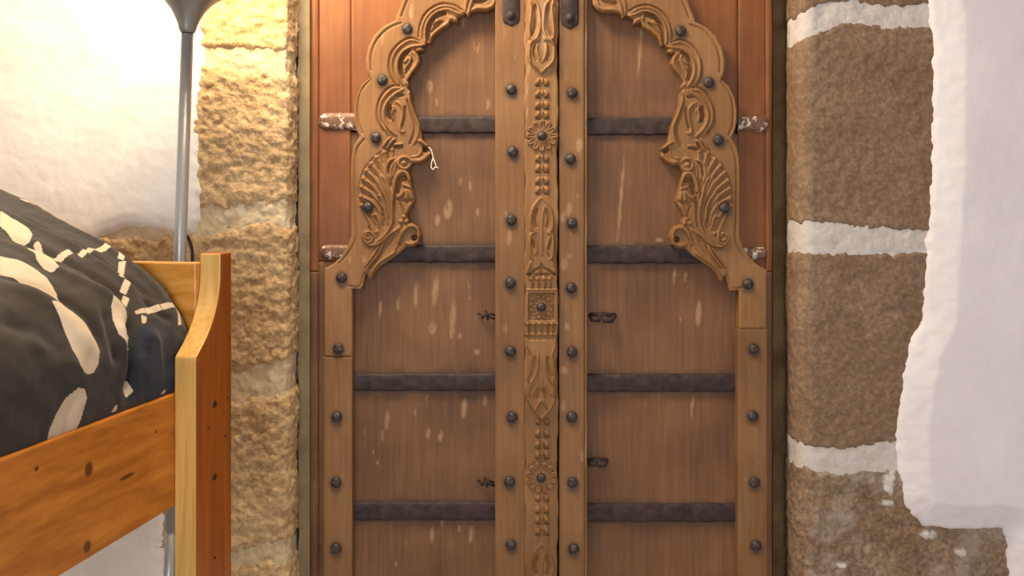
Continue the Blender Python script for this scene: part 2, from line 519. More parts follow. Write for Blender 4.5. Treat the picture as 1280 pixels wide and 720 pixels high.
# ---- plaster skins
def plaster_skin(name, poly_px, xs, zs, thick, wid, m, seed, lip=0.006, rip=0.0016):
    X, Z = np.meshgrid(xs, zs)
    poly = np.array([(PX(a, WF), PZ(b, WF)) for a, b in poly_px])
    Q = np.stack([X.ravel(), Z.ravel()], 1)
    d, _ = sdf(Q, poly)
    d = d.reshape(X.shape)
    n1 = nz_grid(X, Z, 40, 3, seed); n3 = nz_grid(X, Z, 8, 2, seed + 4)
    dd = d + n1 * 0.004
    H = np.where(dd > 0, np.minimum(dd / 0.006, 1) * lip + thick * (1 - (1 - np.clip(dd / wid, 0, 1)) ** 1.1), dd * 1.2)
    H = np.maximum(H, -0.02) + n1 * rip * 0.5 + n3 * rip
    V = np.stack([X, WF - H, Z], -1)
    verts, faces, _ = grid_solid(V, d > -0.02, None)
    return mk(name, verts, faces, m, wall_back, True)
zs = np.concatenate([[2.45], np.arange(1.62, 0.02, -0.005), [0.0]])
plaster_skin('plaster', [(1162, -800), (1161, 0), (1166, 60), (1165, 200), (1160, 290), (1156, 340), (1154, 396), (1136, 432), (1125, 490), (1120, 540), (1123, 590), (1128, 625), (1138, 643), (1155, 656), (1185, 661), (1254, 660), (1258, 700), (1258, 1300), (3000, 1300), (3000, -800)],
             np.concatenate([np.arange(0.87, 1.36, 0.005), [1.5, 2.5]]), zs, 0.024, 0.064, M['plaster'], 90.0, 0.005, 0.0009)
plaster_skin('plaster', [(-2500, -800), (252, -800), (253, 60), (250, 120), (247, 200), (250, 240), (247, 272), (240, 290), (215, 289), (190, 282), (160, 281), (135, 289), (120, 300), (120, 330), (150, 400), (195, 480), (204, 600), (206, 760), (206, 1300), (-2500, 1300)],
             np.concatenate([[-2.3, -1.6], np.arange(-1.36, -0.70, 0.005)]), zs, 0.006, 0.03, M['plaster_left'], 95.0, 0.004, 0.0015)

# ---- jamb strips beside the door
def jamb(name, x0, x1, d, m, label, seed, amp):
    zz = np.linspace(1.95, 0.0, 200); xx = np.linspace(x0, x1, 8)
    X, Z = np.meshgrid(xx, zz)
    w = nz_grid(X * 0, Z, 14, 3, seed) * amp
    left_free = np.linspace(1, 0, 8)[None, :] if amp > 0 else 0
    V = np.stack([X + w * left_free, np.full_like(X, d) + nz_grid(X, Z, 25, 2, seed) * 0.001, Z], -1)
    v, f, _ = grid_solid(V, np.ones(X.shape, bool), d + 0.04)
    o = mk(name, v, f, m)
    tag(o, label, 'door frame', None, 'structure'); return o
jamb('trim_1', PX(373, 1.985), PX(387, 1.985), 1.985, M['jamb'], 'narrow grey-green painted jamb strip left of the carved door', 3.0, 0.004)
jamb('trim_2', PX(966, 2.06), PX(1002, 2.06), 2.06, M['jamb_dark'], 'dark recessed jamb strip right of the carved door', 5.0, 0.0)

# ------------------------------------------------------------------ the carved door
def relief(shape_xy, strokes, fills, base=None):
    """height field (metres, towards the viewer) over pixel points; strokes: (points, half width px, height m)"""
    Q = shape_xy
    up = np.zeros(len(Q)); dn = np.zeros(len(Q)); H = np.zeros(len(Q)) if base is None else base.copy()
    for poly, h, w in fills:
        poly = np.asarray(poly, float)
        k = (Q[:, 0] > poly[:, 0].min() - w) & (Q[:, 0] < poly[:, 0].max() + w) & (Q[:, 1] > poly[:, 1].min() - w) & (Q[:, 1] < poly[:, 1].max() + w)
        if not k.any(): continue
        d, _ = sdf(Q[k], poly)
        H[k] = np.maximum(H[k], H[k] + h * smooth01((d + w * 0.5) / w)) if h > 0 else H[k] + h * smooth01((d + w * 0.5) / w)
    for pts, w, h in strokes:
        pts = [tuple(p) for p in pts]
        if len(pts) == 1:
            c = np.array([[pts[0][0], pts[0][1]], [pts[0][0] + 0.01, pts[0][1]]])
        else:
            c = catmull(pts, 6)
        k = (Q[:, 0] > c[:, 0].min() - w) & (Q[:, 0] < c[:, 0].max() + w) & (Q[:, 1] > c[:, 1].min() - w) & (Q[:, 1] < c[:, 1].max() + w)
        if not k.any(): continue
        d, run, _ = seg_dist(Q[k], c)
        tp = np.ones(len(d)) if len(pts) == 1 else np.clip(0.45 + 4 * np.minimum(run, 1 - run), 0, 1)
        q = np.clip(d / (w * (0.6 + 0.4 * tp)), 0, 1)
        val = 1.18 * h * tp * (1 - q * q) ** 1.2 if h > 0 else h * (1 - q * q)
        if h > 0: up[k] = np.maximum(up[k], val)
        else: dn[k] = np.minimum(dn[k], val * 1.4)
    return H + up + dn

def relief_plate(name, outline, strokes, fills, d_front, d_back, m, parent, step, base=None, stains=(), pales=()):
    outline = np.asarray(outline, float)
    x0, y0 = outline.min(0); x1, y1 = outline.max(0)
    X, Y = np.meshgrid(np.arange(x0 - step, x1 + 2 * step, step), np.arange(y0 - step, y1 + 2 * step, step))
    Q = np.stack([X.ravel(), Y.ravel()], 1)
    d, near = sdf(Q, outline)
    snap = np.abs(d) < step * 0.72
    Q2 = np.where(snap[:, None], near, Q)
    keep = (d > 0) | snap
    H = relief(Q2, strokes, fills, base(Q2) if base else None)
    H -= 0.0035 * (1 - smooth01(np.abs(d) / 1.8)) * (d < 1.8)       # eased arris
    at = attr_fields(Q2, stains, pales)
    V = np.stack([PX(Q2[:, 0], d_front), d_front - H, PZ(Q2[:, 1], d_front)], 1).reshape(X.shape + (3,))
    verts, faces, used = grid_solid(V, keep.reshape(X.shape), d_back)
    n = len(verts) - len(used)
    at = {k: np.concatenate([a[used], np.zeros(n)]) for k, a in at.items()}
    return mk(name, verts, faces, m, parent, True, at)

def attr_fields(Q, stains, pales):
    st = np.zeros(len(Q)); pl = np.zeros(len(Q))
    for (x, y, r, s) in stains:
        e = np.sqrt((Q[:, 0] - x) ** 2 + ((Q[:, 1] - y - r * 0.2) * 0.85) ** 2) / r
        st = np.maximum(st, s * (1 - smooth01((e - 0.5) / 0.6)))
    for (x, y, rx, ry) in pales:
        e = np.sqrt(((Q[:, 0] - x - (Q[:, 1] - y) * -0.08) / rx) ** 2 + ((Q[:, 1] - y) / ry) ** 2)
        pl = np.maximum(pl, 1 - smooth01((e - 0.6) / 0.5))
    return {'stain': st, 'pale': pl}

def board(name, x0, y0, x1, y1, d_front, d_back, m, parent, step=2.5, stains=(), pales=(), smear=None, warp=0.0008, cut=None):
    xs = np.linspace(x0, x1, max(3, int((x1 - x0) / step))); ys = np.linspace(y0, y1, max(3, int((y1 - y0) / step)))
    xs = np.concatenate([[x0, x0 + 0.6], xs[1:-1], [x1 - 0.6, x1]]); ys = np.concatenate([[y0, y0 + 0.6], ys[1:-1], [y1 - 0.6, y1]])
    X, Y = np.meshgrid(xs, ys)
    Q = np.stack([X.ravel(), Y.ravel()], 1)
    H = nz_grid(X, Y, 0.02, 2, x0 * 0.1) * warp + nz_grid(X, Y, 0.2, 2, y0 * 0.1, 1.0, 0.06) * warp * 0.5
    rim = np.minimum(np.minimum(X - x0, x1 - X), np.minimum(Y - y0, y1 - Y))
    H = H - 0.0018 * (rim < 0.3)
    at = attr_fields(Q, stains, pales)
    if smear:
        n = nz_grid(X, Y, 0.045, 3, x1 * 0.3).ravel()
        for (yy, r, s) in smear:
            dy = (Q[:, 1] - yy)
            e = np.abs(dy) / (r * np.clip(1 + 1.6 * n, 0.25, 3))
            at['stain'] = np.maximum(at['stain'], s * (1 - smooth01(e)))
    V = np.stack([PX(X, d_front), d_front - H, PZ(Y, d_front)], -1)
    verts, faces, used = grid_solid(V, np.ones(X.shape, bool), d_back)
    n = len(verts) - len(used)
    at = {k: np.concatenate([a[used], np.zeros(n)]) for k, a in at.items()}
    return mk(name, verts, faces, m, parent, True, at)

# traced outline and carving of the left half of the arch (pixel units on the carved face)
ARCH = [(405, 446), (405, 336), (416, 330), (425, 322), (434, 309), (438, 296), (438, 260), (438, 215), (439, 196), (442, 182), (449, 171),
        (445.5, 163), (442.5, 150), (442, 136), (445, 120), (452, 106), (462, 97), (458, 88), (457, 75), (460, 58), (468, 43), (480, 32), (494, 25),
        (496, 18), (503, 0), (507, -8), (516, -24), (530, -38), (558, -60), (590, -78), (624, -92), (624, -40), (623, 0), (622, 4), (618, 9.4), (609, 13.5),
        (597, 13), (588.4, 15), (585.5, 20.5), (583, 17.6), (581, 16), (577, 19), (571.5, 21.5), (572, 28), (567, 26.5), (563, 26), (560, 31.6), (550, 37.5),
        (542, 44.5), (538.8, 51), (537.5, 55), (533.5, 52.5), (531, 56), (527, 59), (530, 61), (529, 63.5), (520, 64.5), (523, 69), (525, 77), (521, 84.5),
        (514, 92), (509, 100), (511.5, 106.5), (509.5, 110), (513, 115), (514, 127), (518, 140), (525, 156), (528, 175), (535.8, 182), (536, 185), (530.5, 184.5),
        (529, 187.5), (533, 190), (538.5, 188), (537.5, 194), (531, 201), (521, 205), (515.5, 204), (513.5, 208), (510, 213), (513, 222), (514.8, 234),
        (518.5, 250), (512, 262), (508.5, 269), (511, 275), (511, 279), (516, 279), (523, 284), (526.5, 294), (524, 304), (517, 309), (508, 308.5),
        (500, 316), (490, 323), (475, 333), (468, 341), (463.5, 350.5), (460, 347), (459, 343), (456.5, 343), (451.5, 361.5), (440, 361), (440, 446)]
def circ(cx, cy, r, a0=0, a1=360, n=10):
    return [(cx + r * math.cos(math.radians(a0 + (a1 - a0) * i / n)), cy + r * math.sin(math.radians(a0 + (a1 - a0) * i / n))) for i in range(n + 1)]
G = -0.0028
AS = [  # (points, half width px, height)
    # border line inside the scalloped edge
    ([(541, -32), (524, -22), (514, -8), (508, 4), (502, 20)], 1.8, G), ([(501, 28.7), (490, 33), (481, 39), (470, 52), (464, 70), (464, 88)], 1.8, G),
    ([(463, 99.5), (454, 109.6), (449, 121), (447, 137), (448, 155), (453, 167)], 1.8, G),
    ([(455, 174), (447, 185), (444, 199), (443, 230), (443.5, 270), (444, 300), (432, 320), (424, 329)], 1.8, G),
    # upper scroll above the frame edge
    ([(622, -8), (612, -22), (600, -24), (590, -14), (584, 0), (582, 12)], 2.6, 0.005), ([(620, -2), (612, -12), (602, -14), (594, -6), (589, 4), (586, 16)], 2.4, 0.005),
    ([(588, 14), (597, 10), (609, 10), (616, 6), (619, -2)], 3.0, 0.004), ([(594, 2), (602, 1.5), (610, -2)], 3.0, -0.006), ([(596, 0), (604, -5)], 2, 0.004),
    # scroll A
    ([(523, 47), (524.5, 34), (529, 21), (538, 11), (552, 4.5), (567, 6), (578, 12)], 1.5, G * 1.4),
    ([(526.5, 46), (527.5, 34), (532, 23), (540.5, 13.5), (553, 8), (566, 9), (577, 15)], 2.4, 0.0045),
    ([(532, 54), (531.5, 41), (534, 29), (540, 20), (549, 14), (560, 12), (570, 16), (579, 18.5)], 2.4, 0.006),
    ([(535, 50), (535, 42), (536, 34), (541, 25), (548, 18.5), (556, 16.5)], 3.2, -0.009),
    ([(536.5, 52), (541, 44), (550, 36), (559, 30), (562, 24), (559, 17)], 3.0, 0.0035), ([(538, 31), (544, 28), (549, 25)], 2.2, 0.005), ([(542, 25), (547, 23)], 1.8, 0.005),
    ([(539, 40), (546, 33), (553, 27)], 2.0, -0.004), ([(563, 21), (568, 24), (571, 26)], 3.2, 0.005),
    # scroll B
    ([(525, 51), (515, 47.5), (505, 50), (495, 58), (488, 69), (486, 83), (488, 96), (494, 106)], 1.5, G * 1.4),
    ([(526, 53), (515, 50.5), (506, 53.5), (497, 61), (491, 71), (489.5, 83), (491.5, 95), (497, 105)], 2.4, 0.0045),
    ([(532, 56), (522, 57.5), (512, 59.5), (503, 66), (497.5, 76), (496.5, 88), (499.5, 98), (504, 106)], 2.4, 0.006),
    ([(511, 63.5), (504.5, 69), (501, 78), (501, 88), (503.5, 97)], 3.0, -0.009),
    ([(506, 105), (512, 95), (519, 84), (522.5, 76), (520, 68), (514, 64)], 3.0, 0.0035), ([(511, 66), (513.5, 71), (511, 79), (506, 86)], 1.8, 0.004), ([(503.5, 78), (508, 76), (511, 72)], 1.6, 0.005),
    ([(507, 92), (512, 84), (516, 76)], 1.6, -0.003), ([(522, 63), (527, 61.5)], 2.6, 0.005), ([(509, 103), (511, 106)], 2.4, 0.005),
    # scroll C
    ([(499, 107), (489, 108), (479, 116), (473, 128), (471, 142), (473, 154), (480, 164)], 1.5, G * 1.4),
    ([(500, 110), (491, 111), (482, 119), (476, 129), (474, 142), (476, 153), (482, 162), (487, 169)], 2.4, 0.0045),
    ([(504, 111.5), (495, 117), (486, 125), (480.5, 135), (479.5, 145), (482.5, 155), (488.5, 163), (495, 169)], 2.4, 0.006),
    ([(497, 119.5), (504, 119)], 2.2, -0.005), ([(487, 133), (485.5, 141), (488, 148)], 3.6, -0.010), (circ(488.5, 139, 6, 120, 360), 1.5, 0.004), ([(492, 135), (490, 143), (491, 150)], 1.8, 0.006),
    ([(494, 127), (500, 130), (504, 138), (502.5, 150), (500, 160), (502, 165), (505.5, 164)], 2.0, 0.005), ([(506.5, 133), (505, 148), (502.5, 158)], 1.8, -0.005),
    ([(510.5, 117), (512, 128), (517.5, 143), (523, 156), (522, 170), (517, 180)], 2.2, 0.004), ([(509, 125), (514, 142), (518, 156), (517, 168), (512, 180)], 1.8, -0.0035), ([(513, 114.5)], 3, 0.004),
    # leaf sprigs under scroll C
    ([(483, 187), (488, 179), (494, 173)], 2.2, 0.006), ([(478, 184), (484, 176), (489, 171)], 1.8, 0.004), ([(481, 186), (486, 177.5)], 1.4, -0.004), ([(488, 184), (493, 176)], 1.4, -0.005), ([(493, 184.5), (503, 183.5)], 1.5, -0.006), ([(492, 181), (503, 180)], 2.0, 0.005),
    # lip
    ([(514, 196.5), (522, 195), (526.5, 190), (528, 184)], 1.8, 0.004), ([(516, 200.5), (526, 200.5), (534, 195.5), (537, 190.5)], 4.2, 0.007), ([(523, 175.5), (529.5, 178.5), (535.5, 183)], 3.0, 0.007), ([(530, 184), (531, 187.5), (534, 187)], 3.0, -0.012),
    # curl over the hook
    (circ(505.5, 203.5, 7.2, 30, 330), 2.6, 0.007), ([(505, 204)], 5.0, 0.008), ([(497, 198), (494, 208), (492, 220)], 2.0, 0.004),
    # hook with tassel
    ([(491.5, 250), (492.5, 234), (496, 221), (502, 214.5), (508, 216), (512, 223), (513.5, 231)], 3.4, 0.007), ([(497, 240), (498.5, 229), (503, 222.5), (507, 224)], 3.2, -0.009),
    ([(503.5, 231), (509, 232.5), (515, 235)], 1.8, 0.006), ([(508, 236), (502, 243), (496.5, 247)], 3.2, 0.005), ([(509, 236), (508, 250)], 3.6, 0.006), ([(511.5, 237), (515, 249)], 3.2, 0.005),
    ([(497, 250), (502, 251), (508, 252.5), (516, 250)], 2.0, -0.002), ([(500, 254), (503, 262), (505, 269)], 1.6, -0.003), ([(513, 254), (509, 262), (506.5, 268)], 3.0, 0.004),
    ([(493.5, 240), (493, 262), (492, 281)], 1.7, -0.006), ([(505, 271)], 3.2, 0.005), ([(501.5, 277)], 3.4, 0.006), ([(508.5, 277)], 3.6, 0.007),
    # shell fan: stem and veins
    ([(482, 224), (486, 240), (489.5, 256), (491, 272), (487, 285), (478, 297), (466, 305)], 2.8, 0.006), ([(477, 218.5), (482.5, 227), (486, 240)], 2.0, 0.005), ([(469.5, 222), (476, 232), (481, 246), (484.5, 262), (484.5, 280)], 1.8, 0.004),
    ([(494.5, 197.5), (487, 201), (483, 209), (483, 219), (487, 230)], 1.9, 0.005), ([(496.5, 199), (491, 206), (488.5, 215), (490, 228)], 2.0, 0.0045), ([(491, 201), (486.5, 208), (485.5, 217)], 1.5, -0.005),
    ([(472, 245.5), (475, 244.5), (478, 249), (481, 259), (482, 274)], 2.0, 0.005), ([(465, 271), (469, 268), (472, 271), (475, 284)], 2.0, 0.005), ([(456, 267), (461, 275), (464.5, 285), (468, 296)], 2.0, 0.004), ([(471, 290)], 2.6, 0.005),
    ([(466, 248), (473, 262), (478, 280)], 1.8, 0.003), ([(492, 240), (489, 230), (491, 222)], 1.3, -0.003), ([(479, 244), (484, 260), (486, 276)], 1.3, -0.004), ([(474, 252), (479, 268), (480, 284)], 1.3, -0.004), ([(461, 283), (465, 295)], 1.5, -0.003),
    # curl at the foot of the fan
    ([(463, 296), (460.5, 298.5), (457, 296), (457.5, 291.5), (462, 289.5), (466, 293), (466, 299), (461, 303), (455.5, 300), (453.5, 294), (456, 289)], 1.7, 0.006),
    ([(454, 297), (458, 304), (467, 306), (478, 301), (489, 291), (500, 283)], 2.0, 0.005), ([(459, 308), (470, 309), (482, 302), (492, 293)], 1.3, -0.003), ([(490, 291), (495, 288), (500, 283.5)], 2.4, 0.005),
    # curl at the foot and its ribs
    ([(499, 303), (503, 291), (510, 283.5), (517, 282.5), (522.5, 287), (523.5, 296), (520, 303), (513, 305), (508, 304)], 3.6, 0.007), ([(518, 297.5)], 4.2, -0.018), ([(517, 296), (519, 299)], 3.0, -0.012),
    ([(475, 304), (470, 314), (463, 324), (456, 334)], 1.5, 0.004), ([(479, 303), (474, 315), (466, 326), (460, 334), (457.5, 341)], 1.7, 0.005), ([(477, 304), (472, 315), (464.5, 325), (458, 334)], 1.1, -0.004),
    ([(497, 308), (489, 318), (477, 326), (468, 335), (463, 347)], 2.2, 0.006), ([(482, 304), (477, 316), (469, 327), (462, 335)], 1.4, -0.004), ([(491, 295), (485, 307), (478, 317)], 3.0, -0.003), ([(503, 296), (498, 308), (490, 316)], 1.5, -0.003),
    ([(436, 357.5), (449.5, 357.5), (455, 340)], 1.4, G),
]
beads = [(490, 187), (480, 190.5), (470.5, 197), (463.5, 205), (458, 213.5), (454, 223.5), (452, 234), (451.3, 246), (452.5, 257)]
for i, b_ in enumerate(beads):
    AS.append(([b_], 3.3, 0.0055))
    end = (487 - i * 1.2, 222 + i * 6.5) if i < 8 else (470, 280)
    mid_ = (b_[0] * 0.6 + end[0] * 0.4 + 1.5, b_[1] * 0.6 + end[1] * 0.4 - 3)
    AS.append(([b_, mid_, end], 1.8, 0.0035))
    if i:
        q = beads[i - 1]
        AS.append(([((b_[0] + q[0]) / 2, (b_[1] + q[1]) / 2), (mid_[0] + 1, mid_[1] - 4)], 1.4, -0.003))
AS.append(([(494, 185), (484, 187), (474, 192), (465, 200), (458, 208), (452.5, 219), (449.5, 232), (448, 247)], 1.6, -0.002))

def mir(p): return (1364.0 - p[0], p[1] + 2.0)
studs_arch = [(509, 36), (478, 100), (470, 172), (460, 259), (427, 347)]
studs_arch_r = [(851, 39), (886, 103), (898, 175), (906, 260), (935, 355)]
studs_left = [(423, 436), (421, 521), (420, 603), (420, 685)]
studs_right = [(942, 436), (941, 520), (943, 603), (945, 682)]
studs_stile_l = [(639, 112), (641, 190), (639, 275), (638, 354), (638, 439), (640, 521), (637, 602), (639, 681)]
studs_stile_r = [(715, 116), (713, 199), (715, 279), (714, 360), (715, 440), (715, 521), (716, 603), (717, 686)]

door_1 = empty('door_1', (PX(540, BD), BD, 0))
tag(door_1, 'left leaf of the carved wooden double door, with the central carved rosette strip', 'door', None, 'structure')
door_2 = empty('door_2', (PX(830, BD), BD, 0))
tag(door_2, 'right leaf of the carved wooden double door, beside the stone pier', 'door', None, 'structure')

D_ARCH, D_STILE, D_STRIP, D_CARVE = 1.972, 1.970, 1.974, 1.958
YT, YB = -150, 730                                  # the door runs past the frame
band_rows_l = [(145, 167), (306, 329), (467, 490), (628, 652)]
band_rows_r = [(147, 169), (307, 330), (468, 491), (630, 654)]

# backing boards
pal_l = [(537, 108, 4.5, 9), (579, 18, 1.6, 22), (516, 40, 1.4, 14), (520, 368, 3, 18), (560, 262, 6, 14), (547, 275, 3, 8), (544, 365, 4, 20), (566, 395, 4, 18), (541, 410, 5, 9), (575, 420, 2, 5), (588, 232, 1.5, 7), (576, 226, 1.5, 6),
         (580, 510, 4, 14), (575, 320, 2.5, 10), (597, 265, 2, 6), (484, 525, 3, 14), (551, 545, 2.5, 8), (535, 542, 2.5, 8), (478, 545, 2, 8), (606, 500, 2.5, 8), (475, 386, 2.5, 12), (498, 380, 2.5, 10), (565, 415, 3, 10), (596, 440, 4, 4),
         (540, 668, 3, 12), (589, 668, 3, 12), (553, 652, 2.5, 8), (574, 660, 2, 6), (472, 578, 2, 3), (495, 705, 2, 3), (598, 60, 1.3, 8), (546, 128, 1.5, 5), (610, 130, 2, 8)]
pal_r = [(873, 392, 4.5, 18), (850, 399, 1.5, 3), (843, 345, 1.6, 12), (865, 510, 1.6, 16), (824, 300, 6, 2), (857, 345, 1.5, 8), (776, 250, 2.0, 60), (800, 60, 2, 40)]
def leaf_boards(root, xa, xb, rows, m, pales, sgn):
    ys = [YT] + [r for row in rows for r in row] + [YB + 20]
    xa0, xb0 = xa, xb
    for i in range(0, len(ys), 2):
        y0, y1 = ys[i], ys[i + 1]
        xa, xb = xa0, xb0
        if i == 0:
            if sgn > 0: xa = 509
            else: xb = 860
        o = board('panel', xa, y0 - 2, xb, y1 + 2, BD + 0.001 * (i % 4 == 0), BD + 0.03, m, root, 2.0, (), [p for p in pales if y0 - 30 < p[1] < y1 + 30],
                  smear=[(y0, 9, 0.6), (y1, 7, 0.55)])
leaf_boards(door_1, 436, 640, band_rows_l, M['panel'], pal_l, 1)
leaf_boards(door_2, 715, 925, band_rows_r, M['panel_right'], pal_r, -1)
# reddish outer boards with a narrow raised edge strip
board('outer_board', 397, 327, 438.5, YB + 20, BD - 0.004, BD + 0.03, M['panel'], door_1, 3); board('edge_strip', 387.5, 340, 397.8, YB + 20, BD - 0.010, BD + 0.03, M['panel'], door_1, 3, warp=0.0015)
board('edge_strip', 957.5, 340, 965.5, YB + 20, BD - 0.008, BD + 0.03, M['panel_right'], door_2, 3, warp=0.0015)
o = board('outer_board', 397, YT, 438.5, 326.5, BD - 0.004, BD + 0.03, M['red'], door_1, 3, [(404, 316, 12, 0.5), (420, 318, 10, 0.4)])
o['label'] = 'reddish outer board'
o = board('outer_board', 439, YT, 508.5, 150, BD - 0.004, BD + 0.03, M['red'], door_1, 3); o['label'] = 'reddish outer board'
o = board('outer_board', 860.5, YT, 922, 152, BD - 0.004, BD + 0.03, M['red'], door_2, 3); o['label'] = 'reddish outer board'
o = board('edge_strip', 387.5, YT, 397.8, 339.5, BD - 0.010, BD + 0.03, M['red'], door_1, 3, warp=0.0015)
o = board('outer_board', 922.5, YT, 958, YB + 20, BD - 0.004, BD + 0.03, M['red'], door_2, 3, [(950, 318, 12, 0.5)])
o['label'] = 'reddish outer board'
o = board('edge_strip', 957.5, YT, 965.5, 339.5, BD - 0.008, BD + 0.03, M['red'], door_2, 3, warp=0.0015)

# iron straps
def iron_band(root, xa, xb, y0, y1, seed, slope=0.0):
    d = BD - 0.009
    xs = np.linspace(xa, xb, int((xb - xa) / 2.5)); v = np.array([0, 0.05, 0.16, 0.35, 0.5, 0.65, 0.84, 0.95, 1.0])
    h = np.array([-0.011, -0.0012, 0.0, 0.0006, 0.0006, 0.0006, 0.0, -0.0012, -0.011])
    X, Vv = np.meshgrid(xs, v)
    jag = nz_grid(X, Vv * 3, 0.12, 3, seed)
    Y = y0 + (y1 - y0) * Vv + jag * 1.0 + (X - xa) * slope
    H = h[:, None] + nz_grid(X, Y, 0.10, 3, seed + 2) * 0.0016
    V = np.stack([PX(X, d), d - H, PZ(Y, d)], -1)
    verts, faces, _ = grid_solid(V, np.ones(X.shape, bool), BD + 0.004)
    return mk('iron_band', verts, faces, M['iron'], root, True)
for i, (a, b_) in enumerate(band_rows_l): iron_band(door_1, 447 if i < 1 else 436, 624, a, b_, 3.0 + i)
for i, (a, b_) in enumerate(band_rows_r): iron_band(door_2, 728, 918 if i < 1 else 926, a, b_, 13.0 + i)
def band_tip(root, xt, xr, yc, hh, seed):
    """painted strap end with a pointed, rounded tip at xt"""
    s = 1 if xr > xt else -1
    L = abs(xr - xt)
    us = np.linspace(0, 1, 22); v = np.linspace(-1, 1, 13)
    U, Vv = np.meshgrid(us, v)
    half = hh * np.minimum(1, 0.18 + 1.0 * np.sqrt(np.clip(U * L / (hh * 1.1), 0, 1)))
    X = xt + s * U * L; Y = yc + Vv * half
    H = 0.008 * (1 - np.abs(Vv) ** 4) * np.minimum(1, 0.3 + U * 4) + nz_grid(X, Y, 0.15, 2, seed) * 0.0015
    d = BD - 0.005
    V = np.stack([PX(X, d), d - H, PZ(Y, d)], -1)
    verts, faces, _ = grid_solid(V, np.ones(X.shape, bool), BD + 0.004)
    o = mk('band_tip', verts, faces, M['tip'], root, True); o['label'] = 'white-spotted iron strap tip'; return o
band_tip(door_1, 397, 446, 152, 11, 2.0); band_tip(door_1, 400, 437, 315, 9, 3.0)
band_tip(door_2, 963, 922, 155, 10, 4.0); band_tip(door_2, 960, 926, 317, 8, 5.0)

# carved arch halves and side strips
st_l = [(x, y, 11, 0.8) for x, y in studs_arch + studs_left]
st_r = [(x, y, 11, 0.8) for x, y in studs_arch_r + studs_right]
o = relief_plate('arch_carving', ARCH, AS, [], D_ARCH, BD - 0.003, M['arch'], door_1, 0.85, stains=st_l, pales=[(514, 14, 3, 11), (440, 50, 2, 8), (478, 48, 1.6, 10), (455, 324, 2, 5), (437, 325, 2, 6)])
o['label'] = 'scalloped arch half carved with scrolls, a shell fan and a tassel'
ARCH_R = [mir(p) for p in ARCH]
ARCH_R = [(x, 411 if y > 440 else y) for x, y in ARCH_R]
AS_R = [([mir(p) for p in pts], w, h) for pts, w, h in AS]
o = relief_plate('arch_carving', ARCH_R[::-1], AS_R, [], D_ARCH, BD - 0.003, M['arch'], door_2, 0.85, stains=st_r, pales=[(902, 288, 1.5, 8)])
o['label'] = 'mirrored scalloped arch half carved with scrolls, a shell fan and a tassel'
board('side_strip', 404, 446.5, 440, YB + 20, D_ARCH, BD - 0.003, M['stile'], door_1, 2.5, st_l)
board('side_strip', 922.5, 411.5, 959.5, YB + 20, D_ARCH, BD - 0.003, M['stile'], door_2, 2.5, st_r)
# centre stiles
board('centre_stile', 619, YT, 657, YB + 20, D_STILE, BD - 0.003, M['stile'], door_1, 2.5, [(x, y, 11, 0.8) for x, y in studs_stile_l] + [(638, 8, 16, 0.6)],
      [(636, 297, 3.5, 12), (632, 410, 3, 5), (633, 268, 1.5, 5)])
board('centre_stile', 699, YT, 730.5, YB + 20, D_STILE, BD - 0.003, M['stile'], door_2, 2.5, [(x, y, 11, 0.8) for x, y in studs_stile_r] + [(712, 8, 18, 0.6)],
      [(708, 92, 2, 10), (724, 182, 5, 10), (711, 262, 4, 10), (722, 244, 3, 3), (704, 272, 3, 8), (709, 408, 4, 5), (704, 463, 6, 5), (704, 508, 3, 9), (705, 330, 4, 9), (712, 320, 3, 3), (714, 291, 2, 2), (728, 570, 2, 8)])
o = board('stile_edging', 730.5, YT, 734, YB + 20, D_STILE + 0.004, BD - 0.003, M['arch'], door_2, 2.0, (), [(732, 60, 2, 40), (732, 300, 1.5, 40), (732, 140, 1.5, 30), (732, 560, 1.5, 60)], warp=0.002)

# central carved strip (one board of the left leaf): motifs raised from a lowered ground
CX = 677.0
def both(pts): return [pts, [(2 * CX - x, y) for x, y in pts]]
def sym_poly(half): return half + [(2 * CX - x, y) for x, y in reversed(half)]
CF, CS = [], []
def leaf_down(dy):                        # long leaf pair that ends in a point below (y given for the top motif)
    f = lambda pts: [(x, y + dy) for x, y in pts]
    CF.append((sym_poly(f([(659, -60), (659, -12), (662, 0), (659, 12), (660.5, 30), (660.5, 47), (663, 50), (660, 54), (659.5, 70), (662, 78), (668, 84), (674, 88), (677, 93)])), 0.0065, 2.2))
    for pts, w, h in [([(660.5, 0), (664, 8), (663.5, 22), (661.5, 36), (663, 49), (668, 47)], 1.7, 0.004), ([(667, 0), (672.5, 9), (674.5, 22), (675, 36), (671, 48), (665, 52), (662, 58)], 2.0, 0.005),
                      ([(662, 58), (661.5, 70), (664, 79), (671, 86), (677, 92)], 1.8, 0.005), ([(669, 8), (670, 22), (668, 36), (665, 44)], 2.6, -0.005), ([(673, 52), (669, 58), (667, 66), (670, 76)], 1.6, -0.004),
                      ([(675, 46), (671, 56), (672, 68), (676, 78)], 1.7, 0.004)]:
        for q in both(f(pts)): CS.append((q, w, h))
